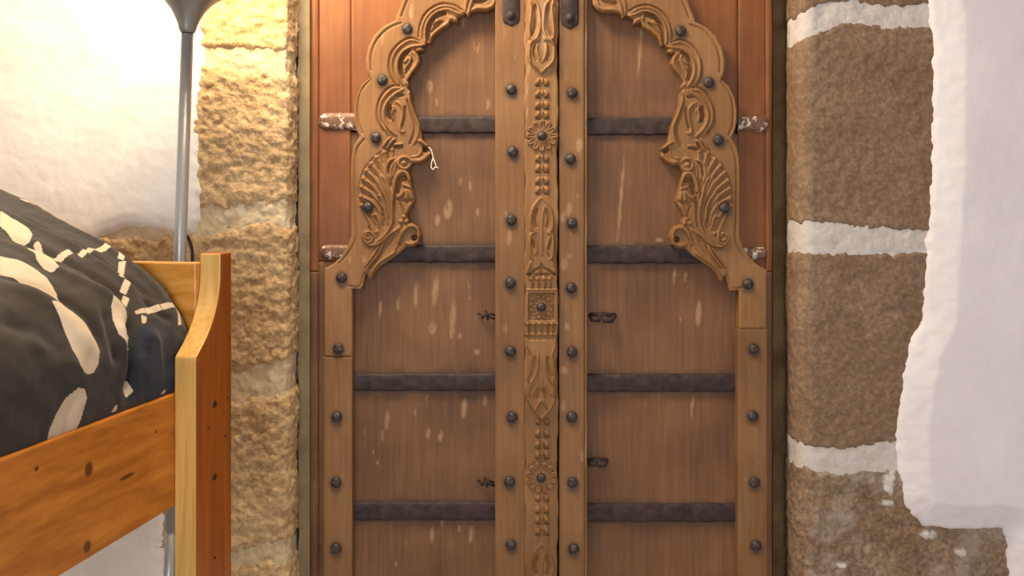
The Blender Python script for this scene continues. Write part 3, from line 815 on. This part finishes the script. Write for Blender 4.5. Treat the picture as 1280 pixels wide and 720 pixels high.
def leaf_up(dy):                          # leaf pair that starts in a point above
    f = lambda pts: [(x, y + dy) for x, y in pts]
    CF.append((sym_poly(f([(677, 244), (670, 252), (664, 262), (661.5, 275), (662.5, 287), (664.5, 290), (661, 293), (660.5, 306), (661.5, 320), (664, 326), (660, 334), (657, 342)])), 0.006, 2.0))
    for pts, w, h in [([(677, 246), (670, 254), (665, 263), (663, 276), (665, 287), (670, 291)], 1.6, 0.0045), ([(680, 258), (678, 272), (677, 292), (677.5, 318)], 1.6, 0.003),
                      ([(670, 291), (664, 293), (662.5, 306), (664, 320), (667, 325)], 1.6, 0.004), ([(665, 293), (669, 302), (671, 313), (668, 318)], 1.4, 0.003), ([(671, 262), (668, 274), (670, 284)], 2.2, -0.004), ([(666, 300), (668, 310)], 1.8, -0.004),
                      ([(664, 326), (661, 334), (659, 341)], 1.6, 0.005), ([(677, 334), (670, 337), (664, 341), (660, 344)], 1.8, -0.005), ([(677, 330), (676, 338), (677, 344)], 1.8, -0.004), ([(668, 343), (663, 346)], 1.8, 0.004)]:
        for q in both(f(pts)): CS.append((q, w, h))
def bead_row(y, o=5.4, w=3.0):
    for s in (-1, 1):
        x = CX + 1 + s * o
        CS.append(([(x - 1.2 * s, y - 3.2), (x + 0.6 * s, y), (x - 0.6 * s, y + 1.2)], w, 0.0075))
        CS.append(([(x - 2.2, y + 4.4), (x + 2.2, y + 4.4)], 1.7, -0.005))
    CS.append(([(CX + 1, y - 5), (CX + 1, y + 1)], 2.0, 0.0035))
leaf_down(0); leaf_up(0); leaf_up(432)
for y in (103, 118, 132, 144, 198, 211, 226, 238, 526, 542, 556, 569, 622, 637, 650, 664): bead_row(y)
# fringe above and below the square
for x in (664, 672, 680, 687): CS.append(([(x, 348.5)], 3.2, 0.007)); CS.append(([(x, 350), (x, 360)], 2.0, 0.004)); CS.append(([(x + 1.6, 353), (x + 1.6, 360)], 1.2, -0.003))
for x in (658.5, 666.5, 674, 682, 689, 695): CS.append(([(x, 417.5)], 3.0, 0.006)); CS.append(([(x + 0.5, 404), (x, 416)], 1.9, 0.004)); CS.append(([(x + 3.8, 404), (x + 3.5, 414)], 1.3, -0.003))
CF.append(([(655.5, 361), (697, 361), (697, 405), (655.5, 405)], 0.009, 1.6)); CF.append(([(661, 366.5), (692.5, 366.5), (692.5, 400), (661, 400)], -0.009, 1.6))
CF.append(([(658, 344), (696, 344), (696, 362), (658, 362)], 0.003, 2)); CF.append(([(658, 404), (696, 404), (695, 420), (658, 420)], 0.003, 2))
# blurred, shallower leaf below the square
CF.append((sym_poly([(659, 424), (659, 432), (663, 444), (660.5, 458), (659, 474), (661.5, 480), (659.5, 488), (659.5, 500), (664, 509), (671, 517), (677, 525)]), 0.006, 2.0))
for pts, w, h in [([(660, 432), (664, 444), (661.5, 460), (660.5, 474)], 1.6, 0.004), ([(673, 440), (672, 458), (668, 471), (662, 481), (661.5, 496)], 1.7, 0.0045), ([(661, 498), (665, 508), (671, 516), (677, 523)], 1.7, 0.005),
                  ([(677, 468), (677, 488)], 1.6, 0.003), ([(677, 498), (672, 506), (668, 512)], 1.5, 0.004), ([(672, 478), (668, 488), (665, 494)], 1.4, 0.003), ([(669, 446), (668, 458), (664, 470)], 2.0, -0.003), ([(674, 486), (671, 498)], 1.8, -0.003)]:
    for q in both(pts): CS.append((q, w, h))
CF.append(([(677 + 21 * math.cos(a), 596 + 21 * math.sin(a)) for a in np.linspace(0, 2 * math.pi, 24, endpoint=False)], -0.0015, 3))
lx = [(656 + 0.9 * math.sin(y * 0.09) + 0.6 * math.sin(y * 0.23), y) for y in range(YT, YB + 21, 6)]
rx = [(697.2 + 0.8 * math.sin(y * 0.05 + 1) + 0.5 * math.sin(y * 0.19), y) for y in range(YB + 20, YT - 1, -6)]
o = relief_plate('carved_strip', lx + rx, CS, CF, D_CARVE + 0.004, D_STILE + 0.02, M['strip'], door_1, 0.85,
                 pales=[(661, 85, 2, 7), (659, 112, 1.6, 10), (659, 140, 1.6, 8), (681, 40, 6, 30), (676, 15, 8, 16), (667, 396, 3, 3)])
o['label'] = 'vertical strip carved with leaves, beads and a square'

# rosettes: petals and an iron boss
def petal_mesh(r0, r1, wmax):
    us = np.linspace(0, 1, 8); v = np.linspace(-1, 1, 9)
    V = []
    for u in us:
        w = wmax * (0.35 + 0.65 * math.sin(math.pi * min(1, 0.15 + u * 0.62))) * (1 if u < 0.8 else math.sqrt(max(0.02, 1 - ((u - 0.8) / 0.2) ** 2)))
        for q in v:
            hh = 0.0095 * (math.cos(q * math.pi / 2) ** 0.5 if abs(q) < 1 else 0) - 0.0070 * math.exp(-(q / 0.34) ** 2) * math.sin(math.pi * min(u * 1.1, 1))
            hh *= (0.55 + 0.45 * u) if u < 0.95 else 0.25
            V.append((q * w, -hh, r0 + (r1 - r0) * u))
    Fc = [(i * 9 + j, i * 9 + j + 1, (i + 1) * 9 + j + 1, (i + 1) * 9 + j) for i in range(7) for j in range(8)]
    me = bpy.data.meshes.new('petal'); me.from_pydata(V, [], Fc); me.materials.append(M['strip'])
    me.polygons.foreach_set('use_smooth', [True] * len(Fc)); return me
def dome_mesh(r, h, seed, name):
    V, Fc = [], []
    sides, prof = 14, [(1.0, -0.004), (1.0, 0.15), (0.9, 0.5), (0.68, 0.8), (0.38, 0.97)]
    for a, b_ in prof:
        for k in range(sides):
            w = 2 * math.pi * k / sides
            q = 1 + 0.10 * noise.noise(Vector((math.cos(w) * 1.3 + seed, math.sin(w) * 1.3, b_)))
            V.append((r * a * q * math.cos(w), -h * b_ * (1 + 0.12 * math.sin(3 * w + seed)), r * a * q * math.sin(w)))
    V.append((0, -h, 0))
    for i in range(len(prof) - 1):
        for k in range(sides): Fc.append((i * sides + k, (i + 1) * sides + k, (i + 1) * sides + (k + 1) % sides, i * sides + (k + 1) % sides))
    t = (len(prof) - 1) * sides
    for k in range(sides): Fc.append((t + k, len(V) - 1, t + (k + 1) % sides))
    me = bpy.data.meshes.new(name); me.from_pydata(V, [], [f[::-1] for f in Fc]); me.materials.append(M['stud'])
    me.polygons.foreach_set('use_smooth', [True] * len(Fc)); return me
stud_meshes = [dome_mesh(0.0135, 0.010, s * 2.7, 'stud') for s in range(5)]
boss_mesh = dome_mesh(0.012, 0.011, 4.4, 'boss')
def rosette(px, py, r, d, n, start=0.0):
    c = P(px, py, d)
    V, Fc = lathe([(0.0005, 0.004), (r * 0.45, 0.0035), (r * 0.62, 0.0)], c, (0, -1, 0), 20)
    ro = mk('rosette', V, Fc, M['strip'], door_1, True, None, c)
    pm = petal_mesh(r * 0.28, r, r * 0.20)
    for k in range(n):
        a = 2 * math.pi * (k + start) / n
        inst('petal', pm, c + Vector((0, 0.0005, 0)), ro, (0, a, 0))
    b_ = inst('boss', boss_mesh, c + Vector((0, -0.003, 0)), ro); b_['label'] = 'dark iron boss'
rosette(677.5, 170, 0.041, D_CARVE + 0.0045, 12, 0.0); rosette(676.5, 383.5, 0.031, D_CARVE + 0.0045, 12, 0.5); rosette(676.5, 596.5, 0.040, D_CARVE + 0.0055, 12, 0.5)

# iron studs
def put_studs(root, pts, d):
    for i, (x, y) in enumerate(pts):
        inst('stud', stud_meshes[(i * 3 + int(x)) % 5], P(x, y, d), root, (0, random.uniform(0, 6.28), 0), (1, random.uniform(0.8, 1.2), 1))
put_studs(door_1, studs_arch + studs_left, D_ARCH + 0.0005); put_studs(door_2, studs_arch_r + studs_right, D_ARCH + 0.0005)
put_studs(door_1, studs_stile_l, D_STILE + 0.0005); put_studs(door_2, studs_stile_r, D_STILE + 0.0005)
# upright strap ends at the top of the stiles
def strap_end(root, xc, yb, hw, seed):
    pts = [(-1, -150), (-1, yb - 10), (-0.86, yb - 5), (0, yb), (0.86, yb - 5), (1, yb - 10), (1, -150)]
    ol = [(xc + a * hw, y) for a, y in pts]
    o = relief_plate('strap_end', ol, [([(xc, -60), (xc, yb - 14)], hw * 0.8, 0.003), ([(xc, yb - 13)], 6.5, 0.008)], [], D_STILE - 0.004, D_STILE + 0.002, M['iron'], root, 1.6)
    o['label'] = 'pointed forged-iron strap end'
strap_end(door_1, 639, 33, 11, 1); strap_end(door_2, 712.5, 36, 11, 2)
# little iron staples on the panels
def staple(root, x, y, w, kind):
    d = BD
    def q(a, b_, c): return P(x + a * w, y + b_ * w, d - c)
    if kind == 0:      # twisted wire ends
        ps = [tube([q(-1, -0.35, 0.002), q(-0.4, 0.0, 0.010), q(0.1, -0.1, 0.012), q(0.6, 0.25, 0.010), q(1.1, 0.3, 0.002)], 0.0028, 6), tube([q(-0.5, 0.25, 0.002), q(0.0, -0.2, 0.014), q(0.5, -0.25, 0.010), q(1.0, -0.1, 0.002)], 0.0026, 6),
              tube([q(-0.1, -0.6, 0.002), q(0.1, 0.0, 0.016), q(0.15, 0.4, 0.003)], 0.003, 6)]
    else:              # clenched double eye
        ps = [tube([q(-1, -0.2, 0.001), q(-0.75, 0.1, 0.012), q(-0.3, 0.15, 0.014), q(-0.05, -0.25, 0.006), q(0.2, 0.2, 0.014), q(0.7, 0.2, 0.012), q(1.0, -0.2, 0.001)], [0.005, 0.008, 0.008, 0.004, 0.008, 0.008, 0.005], 8),
              tube([q(-1, -0.22, 0.002), q(0, -0.25, 0.010), q(1, -0.22, 0.002)], 0.005, 8)]
    mk('staple', *merge(ps), M['iron'], root, True)
staple(door_1, 608, 395, 11, 0); staple(door_1, 607, 604, 10, 0); staple(door_2, 753, 397, 16, 1); staple(door_2, 747, 578, 12, 1)

# ------------------------------------------------------------------ bed
DB = 1.35
O = P(218, 492, DB)                                 # outer top edge of the side rail, where it meets the foot post
AXD = Vector((0.196, 1.0, 0)).normalized()          # bed axis, towards the foot end
ES, ET = -AXD, Vector((-AXD.y, AXD.x, 0))           # towards the head end; across the bed, away from the viewer's side
def B(s, t, h): return O + ES * s + ET * t + Vector((0, 0, h))
ZF = -O.z                                           # the floor, relative to the rail top
bed = empty('bed', (B(0.95, 0.45, 0).x, B(0.95, 0.45, 0).y, 0))
tag(bed, 'orange varnished pine bed with a curved foot post, in front of the floor lamp', 'bed')
def bbox_(s0, s1, t0, t1, h0, h1):
    V = [B(s, t, h) for h in (h0, h1) for t in (t0, t1) for s in (s0, s1)]
    return [tuple(v) for v in V], [(0, 1, 3, 2), (4, 6, 7, 5), (0, 4, 5, 1), (2, 3, 7, 6), (0, 2, 6, 4), (1, 5, 7, 3)]
bl = base_of(bed)
def loc_of(v): v = Vector(v) - bl; return (v.x, v.y, v.z)
OR1, OR2, OR3 = srgb(166, 94, 24), srgb(190, 114, 34), srgb(208, 134, 48)
knots = [(loc_of(B(0.203, 0.0, -0.062)), 0.009, (1, 1, 1.35)), (loc_of(B(0.206, 0.0, -0.172)), 0.008, (1, 1, 1.2)), (loc_of(B(0.12, 0, -0.10)), 0.006, (1, 4, 0.6)), (loc_of(B(0.30, 0, -0.03)), 0.004, (1, 1, 1)), (loc_of(B(0.05, 0, -0.05)), 0.003, (1, 1, 1))]
M['pine_rail'] = pine('pine_rail', 'y', OR1, OR2, OR3, knots, 0.4)
M['pine_post'] = pine('pine_post', 'z', srgb(140, 72, 16), srgb(162, 86, 22), srgb(180, 102, 30), [], 1.4)
M['pine_post_lit'] = pine('pine_post_lit', 'z', srgb(196, 142, 70), srgb(216, 166, 90), srgb(228, 184, 112), [], 3.4)  # lighter copy of the post's pine, with the front light painted in
M['pine_panel'] = pine('pine_panel', 'x', srgb(182, 112, 36), srgb(206, 136, 54), srgb(222, 156, 74), [], 2.4)
PT, PD = 0.040, 0.112                                # post: thickness across the bed, depth along it
T0 = -PT                                            # the outer face of the post stands proud of the rail
def post(curved, s_at, t_at, ztop, flip=1):
    """plank post; its upper inner edge sweeps in a concave curve. s runs from its front (0) to its back (PD)"""
    if curved:
        prof = [(0.0, ZF), (0.0, 0.055), (0.0008, 0.062)]
        for i in range(1, 15):
            a = i / 14 * math.pi / 2
            k = i / 14
            prof.append((0.075 * (1 - (1 - k) ** 2.7), 0.062 + 0.158 * k))
        prof += [(PD, ztop), (PD, ZF)]
        prof[-3] = (0.075, ztop)
    else:
        prof = [(0.0, ZF), (0.0, ztop), (PD, ztop), (PD, ZF)]
    n = len(prof)
    V = [tuple(B(s_at - flip * p[0], t_at + dt, p[1])) for dt in (0, PT) for p in prof]
    Fc = [tuple(range(n)), tuple(range(2 * n - 1, n - 1, -1))] + [(i, i + n, (i + 1) % n + n, (i + 1) % n) for i in range(n)]
    if flip < 0: Fc = [f[::-1] for f in Fc]
    o = mk('foot_post' if curved else 'head_post', V, Fc, M['pine_post'], bed, False)
    o.data.materials.append(M['pine_post_lit'])               # front faces paler: their brighter lighting is painted into the wood colour
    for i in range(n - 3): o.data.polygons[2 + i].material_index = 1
    return bevel(o, 0.0025, 2)
ZPOST = 0.2325
WB = 0.90
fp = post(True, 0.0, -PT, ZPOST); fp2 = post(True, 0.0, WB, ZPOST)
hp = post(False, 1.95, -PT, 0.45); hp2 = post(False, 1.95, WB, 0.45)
def plank(name, s0, s1, t0, t1, h0, h1, m):
    return bevel(mk(name, *bbox_(s0, s1, t0, t1, h0, h1), m, bed, False), 0.003, 2)
plank('side_rail', -0.02, 1.95, 0.0, 0.022, -0.1905, 0.0, M['pine_rail'])
plank('side_rail', -0.02, 1.95, WB - 0.022, WB, -0.1905, 0.0, M['pine_rail'])
plank('foot_board', -0.086, -0.062, 0.0, WB, -0.12, 0.2165, M['pine_panel'])
plank('head_board', 1.90, 1.924, 0.0, WB, -0.12, 0.42, M['pine_panel'])
for k in range(12): plank('slat', 0.04 + k * 0.158, 0.11 + k * 0.158, 0.022, WB - 0.022, -0.075, -0.058, M['pine_panel'])
# screws and nail holes on the outer face of the near foot post
def on_post(px, py):
    # the post's outer face is the vertical plane t = -PT; meet it with the line of sight once to find the place in bed units
    r = Vector(((px - 640) / F, 1.0, (HY - py) / F)); c = Vector((0, 0, ZC)); q = B(0, -PT, 0)
    k = (q - c).dot(ET) / r.dot(ET)
    return c + r * k
for (x, y, r) in [(268, 505, 0.0062), (268, 596, 0.0058), (284, 497, 0.0024), (260, 535, 0.0024), (281, 545, 0.0024), (268, 697, 0.0024), (286, 422, 0.0018)]:
    c = on_post(x, y)
    V, Fc = lathe([(r, -0.002), (r, 0.0012), (r * 0.75, 0.0018), (r * 0.5, 0.0006), (0.0002, 0.0004)], c, -ET, 14)
    o = mk('screw' if r > 0.004 else 'nail_hole', V, Fc, M['screw'], fp, True, None, c)
# mattress
def rounded_mattress():
    o = mk('mattress', *bbox_(0.0, 1.88, 0.03, WB - 0.03, -0.057, 0.06), M['mattress'], None, False, None, B(0.95, 0.45, -0.057))
    bevel(o, 0.02, 3); return o
tag(rounded_mattress(), 'dark mattress lying in the pine bed under the duvet', 'mattress')

# ------------------------------------------------------------------ duvet
SEC = catmull([(0.075, -0.03), (0.03, -0.022), (0.010, -0.006), (0.004, 0.03), (0.004, 0.082), (0.014, 0.121), (0.039, 0.163), (0.076, 0.199), (0.133, 0.238), (0.2, 0.270), (0.275, 0.305), (0.35, 0.340), (0.45, 0.370), (0.6, 0.37), (0.75, 0.32), (0.84, 0.25), (0.872, 0.15), (0.87, 0.07), (0.80, 0.062)], 12)
SL = np.concatenate([[0], np.cumsum(np.linalg.norm(np.diff(SEC, axis=0), axis=1))])
SEND = -0.056
def duvet_point(s, w):
    """s along the bed, w the run around the section from its tucked lower edge (metres)"""
    t = np.interp(w, SL, SEC[:, 0]); h = np.interp(w, SL, SEC[:, 1])
    e = np.clip((s - SEND) / 0.045, 0, 1)
    fac = np.sqrt(np.clip(1 - (1 - e) ** 2.2, 0, 1))
    h2 = np.where(h > 0.02, 0.02 + (h - 0.02) * (0.93 + 0.07 * fac), h)
    t2 = t + 0.008 * (1 - fac) * (t < 0.2)
    return t2, h2
def duvet():
    ss = np.concatenate([np.linspace(SEND, 0.45, 200), np.linspace(0.46, 1.75, 70)]); ws = np.concatenate([np.linspace(0, 0.55, 190), np.linspace(0.56, SL[-1], 60)])
    S, Wg = np.meshgrid(ss, ws)
    T, H = duvet_point(S, Wg)
    eps = 0.002
    T1, H1 = duvet_point(S, Wg + eps); T0_, H0_ = duvet_point(S, Wg - eps)
    dt, dh = T1 - T0_, H1 - H0_
    L = np.hypot(dt, dh) + 1e-9
    nt_, nh = -dh / L, dt / L
    # drape folds: ridges that run up the side and along the bed, plus soft puckers
    D = np.zeros_like(S)
    QQ = np.stack([S.ravel(), Wg.ravel()], 1)
    for (pts, wd, a) in DFOLDS:
        dist, run, _ = seg_dist(QQ, catmull(pts, 6))
        D += (a * np.exp(-(dist / wd) ** 2) * np.clip(5 * np.minimum(run + 0.05, 1.05 - run), 0, 1)).reshape(S.shape)
    D += nz_grid(S, Wg, 12, 3, 3.0) * 0.004 + nz_grid(S, Wg, 45, 2, 8.0) * 0.0008
    lim = smooth01(Wg / 0.05)
    D *= lim
    V = np.zeros(S.shape + (3,))
    T = T + nt_ * D; H = H + nh * D
    T = np.maximum(T, np.where((S > -0.0) & (H > -0.01), 0.0015, -0.003))
    V[..., 0] = O.x + ES.x * S + ET.x * T; V[..., 1] = O.y + ES.y * S + ET.y * T; V[..., 2] = O.z + H
    verts, faces, used = grid_solid(V, np.ones(S.shape, bool), None)
    # the print of the fabric, plus a darker navy corner patch, in cloth units (s, w)
    Q = np.stack([S.ravel(), Wg.ravel()], 1); pr = np.zeros(len(Q))
    nv = np.zeros(len(Q))
    for poly, arr in [(p, pr) for p in PRINT] + [(p, nv) for p in NAVY]:
        poly = np.array(poly)
        k = (Q[:, 0] > poly[:, 0].min() - 0.01) & (Q[:, 0] < poly[:, 0].max() + 0.01) & (Q[:, 1] > poly[:, 1].min() - 0.01) & (Q[:, 1] < poly[:, 1].max() + 0.01)
        if not k.any(): continue
        d, _ = sdf(Q[k], poly)
        arr[k] = np.maximum(arr[k], np.clip(d / 0.0022 + 0.5, 0, 1))
    m, nt, b = newmat('printed_duvet_cotton', 0.82, 0, 0.25)
    at = nd(nt, 'ShaderNodeAttribute', attribute_name='print')
    v = coords(nt); n = ntex(nt, v, 5, 3)
    basec = ramp(nt, n, [(0.35, srgb(47, 41, 36)), (0.65, srgb(56, 49, 42))])
    a2 = nd(nt, 'ShaderNodeAttribute', attribute_name='navy')
    basec = mixc(nt, a2.outputs['Fac'], basec, srgb(38, 39, 49))
    f = ramp(nt, at.outputs['Fac'], [(0.35, K_), (0.65, W_)])
    nt.links.new(mixc(nt, f, basec, srgb(204, 184, 158)), b.inputs['Base Color'])
    b.inputs['Sheen Weight'].default_value = 0.15
    bump(nt, b, ntex(nt, v, 500, 2), 0.08, 0.001)
    o = mk('duvet', verts, faces, m, None, True, {'print': pr, 'navy': nv}, B(0.9, 0.45, 0.06))
    tag(o, 'dark grey-brown duvet printed with cream leaves and dashed lines, on the pine bed', 'duvet')
    return o
# folds, print and navy corner patch of the cloth, in cloth units (run along the bed, run around the section)
DFOLDS = [([(0.062, 0.538), (0.048, 0.449), (0.048, 0.365), (0.037, 0.302), (0.036, 0.252)], 0.013, 0.007), ([(0.165, 0.43), (0.15, 0.35), (0.119, 0.294), (0.089, 0.247)], 0.012, 0.007), ([(0.267, 0.317), (0.227, 0.281), (0.205, 0.229), (0.188, 0.182)], 0.016, 0.008), ([(-0.034, 0.494), (-0.021, 0.392), (-0.019, 0.317), (-0.021, 0.244)], 0.01, 0.005), ([(0.294, 0.226), (0.254, 0.195), (0.218, 0.143)], 0.02, 0.006), ([(0.108, 0.22), (0.12, 0.171), (0.126, 0.123)], 0.01, 0.006), ([(0.054, 0.198), (0.046, 0.158), (0.045, 0.105)], 0.016, 0.007), ([(0.127, 0.47), (0.111, 0.389), (0.087, 0.309), (0.07, 0.247)], 0.01, -0.008), ([(0.048, 0.519), (0.04, 0.423), (0.034, 0.323), (0.008, 0.248)], 0.009, -0.006), ([(0.253, 0.333), (0.201, 0.294), (0.168, 0.237), (0.164, 0.179)], 0.01, -0.007), ([(0.077, 0.23), (0.099, 0.18), (0.108, 0.132), (0.113, 0.095)], 0.009, -0.011), ([(0.13, 0.245), (0.139, 0.198), (0.134, 0.149)], 0.01, -0.006), ([(0.316, 0.255), (0.269, 0.221), (0.243, 0.182)], 0.015, -0.006), ([(0.027, 0.251), (0.011, 0.217), (-0.019, 0.201)], 0.008, -0.006)]
PRINT = [[(-0.02, 0.579), (-0.03, 0.581), (-0.034, 0.556), (-0.033, 0.559), (-0.018, 0.563)], [(0.071, 0.529), (0.068, 0.497), (0.071, 0.466), (0.081, 0.449), (0.108, 0.427), (0.121, 0.427), (0.124, 0.44), (0.116, 0.469), (0.113, 0.484)], [(0.132, 0.408), (0.123, 0.393), (0.119, 0.376), (0.128, 0.353), (0.147, 0.334), (0.162, 0.329), (0.166, 0.339), (0.165, 0.36)], [(0.211, 0.381), (0.195, 0.367), (0.183, 0.347), (0.18, 0.322), (0.183, 0.3), (0.187, 0.278), (0.183, 0.269), (0.193, 0.267), (0.207, 0.273), (0.217, 0.288), (0.224, 0.314), (0.233, 0.33), (0.249, 0.338)], [(0.223, 0.268), (0.203, 0.264), (0.188, 0.247), (0.173, 0.224), (0.168, 0.204), (0.172, 0.18), (0.178, 0.163), (0.189, 0.153), (0.199, 0.152), (0.208, 0.157), (0.217, 0.169), (0.224, 0.192), (0.224, 0.217), (0.223, 0.243)], [(0.099, 0.261), (0.088, 0.254), (0.079, 0.241), (0.082, 0.226), (0.091, 0.208), (0.089, 0.194), (0.096, 0.182), (0.101, 0.164), (0.112, 0.175), (0.124, 0.2), (0.121, 0.222), (0.112, 0.245)], [(0.22, 0.138), (0.207, 0.133), (0.203, 0.119), (0.21, 0.098), (0.218, 0.08), (0.224, 0.072), (0.273, 0.072), (0.272, 0.091), (0.262, 0.109), (0.243, 0.128)], [(0.109, 0.418), (0.096, 0.423), (0.123, 0.369), (0.131, 0.365)], [(0.12, 0.371), (0.068, 0.389), (0.069, 0.376), (0.124, 0.357)], [(0.066, 0.37), (0.021, 0.387), (0.014, 0.38), (0.067, 0.359)], [(0.016, 0.38), (-0.033, 0.395), (-0.035, 0.382), (0.012, 0.37)], [(-0.036, 0.372), (-0.037, 0.36), (-0.01, 0.339), (-0.007, 0.349)], [(-0.001, 0.34), (-0.013, 0.336), (0.039, 0.292), (0.046, 0.299)], [(0.041, 0.291), (0.034, 0.282), (0.059, 0.263), (0.066, 0.272)], [(0.063, 0.264), (0.057, 0.255), (0.074, 0.241), (0.08, 0.248)], [(0.062, 0.232), (0.036, 0.234), (0.039, 0.224), (0.062, 0.226)], [(0.034, 0.234), (0.0, 0.234), (0.002, 0.223), (0.039, 0.221)], [(-0.002, 0.233), (-0.047, 0.235), (-0.048, 0.225), (0.0, 0.223)], [(0.052, 0.223), (0.042, 0.217), (0.052, 0.207), (0.06, 0.207)], [(-0.045, 0.268), (-0.045, 0.262), (-0.047, 0.236), (-0.047, 0.242)], [(-0.048, 0.226), (-0.048, 0.219), (-0.036, 0.192), (-0.022, 0.19)], [(0.106, 0.125), (0.097, 0.104), (0.111, 0.096), (0.109, 0.113)], [(0.138, 0.092), (0.131, 0.092), (0.136, 0.083), (0.147, 0.084)], [(0.012, 0.091), (0.019, 0.083), (0.032, 0.085)]]
NAVY = [[(0.095, 0.186), (0.069, 0.203), (0.04, 0.204), (0.012, 0.197), (-0.01, 0.178), (-0.011, 0.147), (-0.018, 0.072), (0.106, 0.086), (0.104, 0.131)]]
duvet()

# ------------------------------------------------------------------ floor lamp
DL = 1.67
la, lb_ = P(234.3, 40, DL), P(211.5, 720, DL)
ax = (la - lb_).normalized()
foot = lb_ - ax * (lb_.z - 0.03) / ax.z
lamp = empty('floor_lamp', (foot.x, foot.y, 0))
tag(lamp, 'grey metal uplighter floor lamp leaning between the bed and the wall', 'lamp')
joint = P(213.5, 662, DL)
V, Fc = tube([joint, la - ax * 0.004], 0.0123, 20); mk('pole', V, Fc, M['steel'], lamp)
V, Fc = tube([foot, joint + ax * 0.004], 0.0112, 20); o = mk('lower_pole', V, Fc, M['steel'], lamp)
V, Fc = lathe([(0.0001, 0.0), (0.13, 0.0), (0.132, 0.006), (0.128, 0.016), (0.09, 0.024), (0.03, 0.030), (0.012, 0.045), (0.011, 0.06)], (foot.x, foot.y, 0.0), (0, 0, 1), 40); mk('base', V, Fc, M['shade'], lamp)
kpx = DL / F
prof = [(0.0125, -0.002), (9.0 * kpx, 0.0), (10.2 * kpx, 3 * kpx), (11.3 * kpx, 8 * kpx), (14.5 * kpx, 16 * kpx), (19.5 * kpx, 26 * kpx), (27 * kpx, 35.5 * kpx), (34 * kpx, 42 * kpx), (46 * kpx, 51 * kpx), (58 * kpx, 59 * kpx), (66 * kpx, 68 * kpx),
        (67 * kpx, 70 * kpx), (65 * kpx, 69 * kpx), (56 * kpx, 60 * kpx), (44 * kpx, 53 * kpx), (20 * kpx, 40 * kpx), (1 * kpx, 36 * kpx)]
V, Fc = lathe(prof, la, ax, 48); mk('shade', V, Fc, M['shade'], lamp)
me_, nt_, bs_ = newmat('lit_opal_glass', 0.4)
bs_.inputs['Base Color'].default_value = (1, 0.9, 0.75, 1); bs_.inputs['Emission Color'].default_value = (1.0, 0.72, 0.38, 1); bs_.inputs['Emission Strength'].default_value = 20
gc = la + ax * (108 * kpx)
V, Fc = lathe([(0.045 * math.sin(a), -0.045 * math.cos(a)) for a in np.linspace(0.02, math.pi - 0.02, 14)], gc, ax, 24)
bulb = mk('bulb', V, Fc, me_, lamp)
V, Fc = tube([la + ax * 36 * kpx, gc - ax * 0.04], 0.014, 12); mk('bulb_holder', V, Fc, M['shade'], lamp)
pl = bpy.data.lights.new('bulb_light', 'POINT'); pl.energy = 19; pl.color = (1.0, 0.74, 0.38); pl.shadow_soft_size = 0.07
po = bpy.data.objects.new('bulb_light', pl); C.objects.link(po); po.parent = lamp; po.location = gc + ax * 0.075 - base_of(lamp)
# flex that runs down behind the pole
cpts = [P(233, 294, DL + 0.012), P(236, 299, DL + 0.016), P(239.5, 310, DL + 0.02), P(240.5, 325, DL + 0.02), P(238, 370, DL + 0.02), P(228, 480, DL + 0.02), P(232, 620, DL + 0.02), (foot.x + 0.05, foot.y + 0.04, 0.05), (foot.x + 0.16, foot.y + 0.12, 0.008), (foot.x + 0.3, foot.y + 0.15, 0.006)]
cc = catmull(cpts, 8)
V, Fc = tube(cc, 0.0034, 8); o = mk('flex', V, Fc, M['cord'], lamp); o['label'] = 'black cable'

# ------------------------------------------------------------------ the loose thread on the carving
tp = [(535.5, 184.5), (538, 186), (540, 191), (541.5, 197), (543.5, 203), (545.5, 208)]
tq = [(541.5, 197), (540, 202), (539, 208), (541, 212), (544, 209), (548, 210)]
dth = D_ARCH - 0.003
ps = [tube([P(x, y, dth + 0.002 * i) for i, (x, y) in enumerate(catmull(tp, 4))][:1] + [P(x, y, dth + 0.001 * (k % 3)) for k, (x, y) in enumerate(catmull(tp, 4))][1:], 0.0016, 6),
      tube([P(x, y, dth + 0.001 * (k % 3)) for k, (x, y) in enumerate(catmull(tq, 4))], 0.0014, 6)]
th = mk('thread', *merge(ps), M['thread'], None, True, None, P(536, 185, dth))
tag(th, 'short white knotted thread hanging from the left carved scroll lip', 'thread')
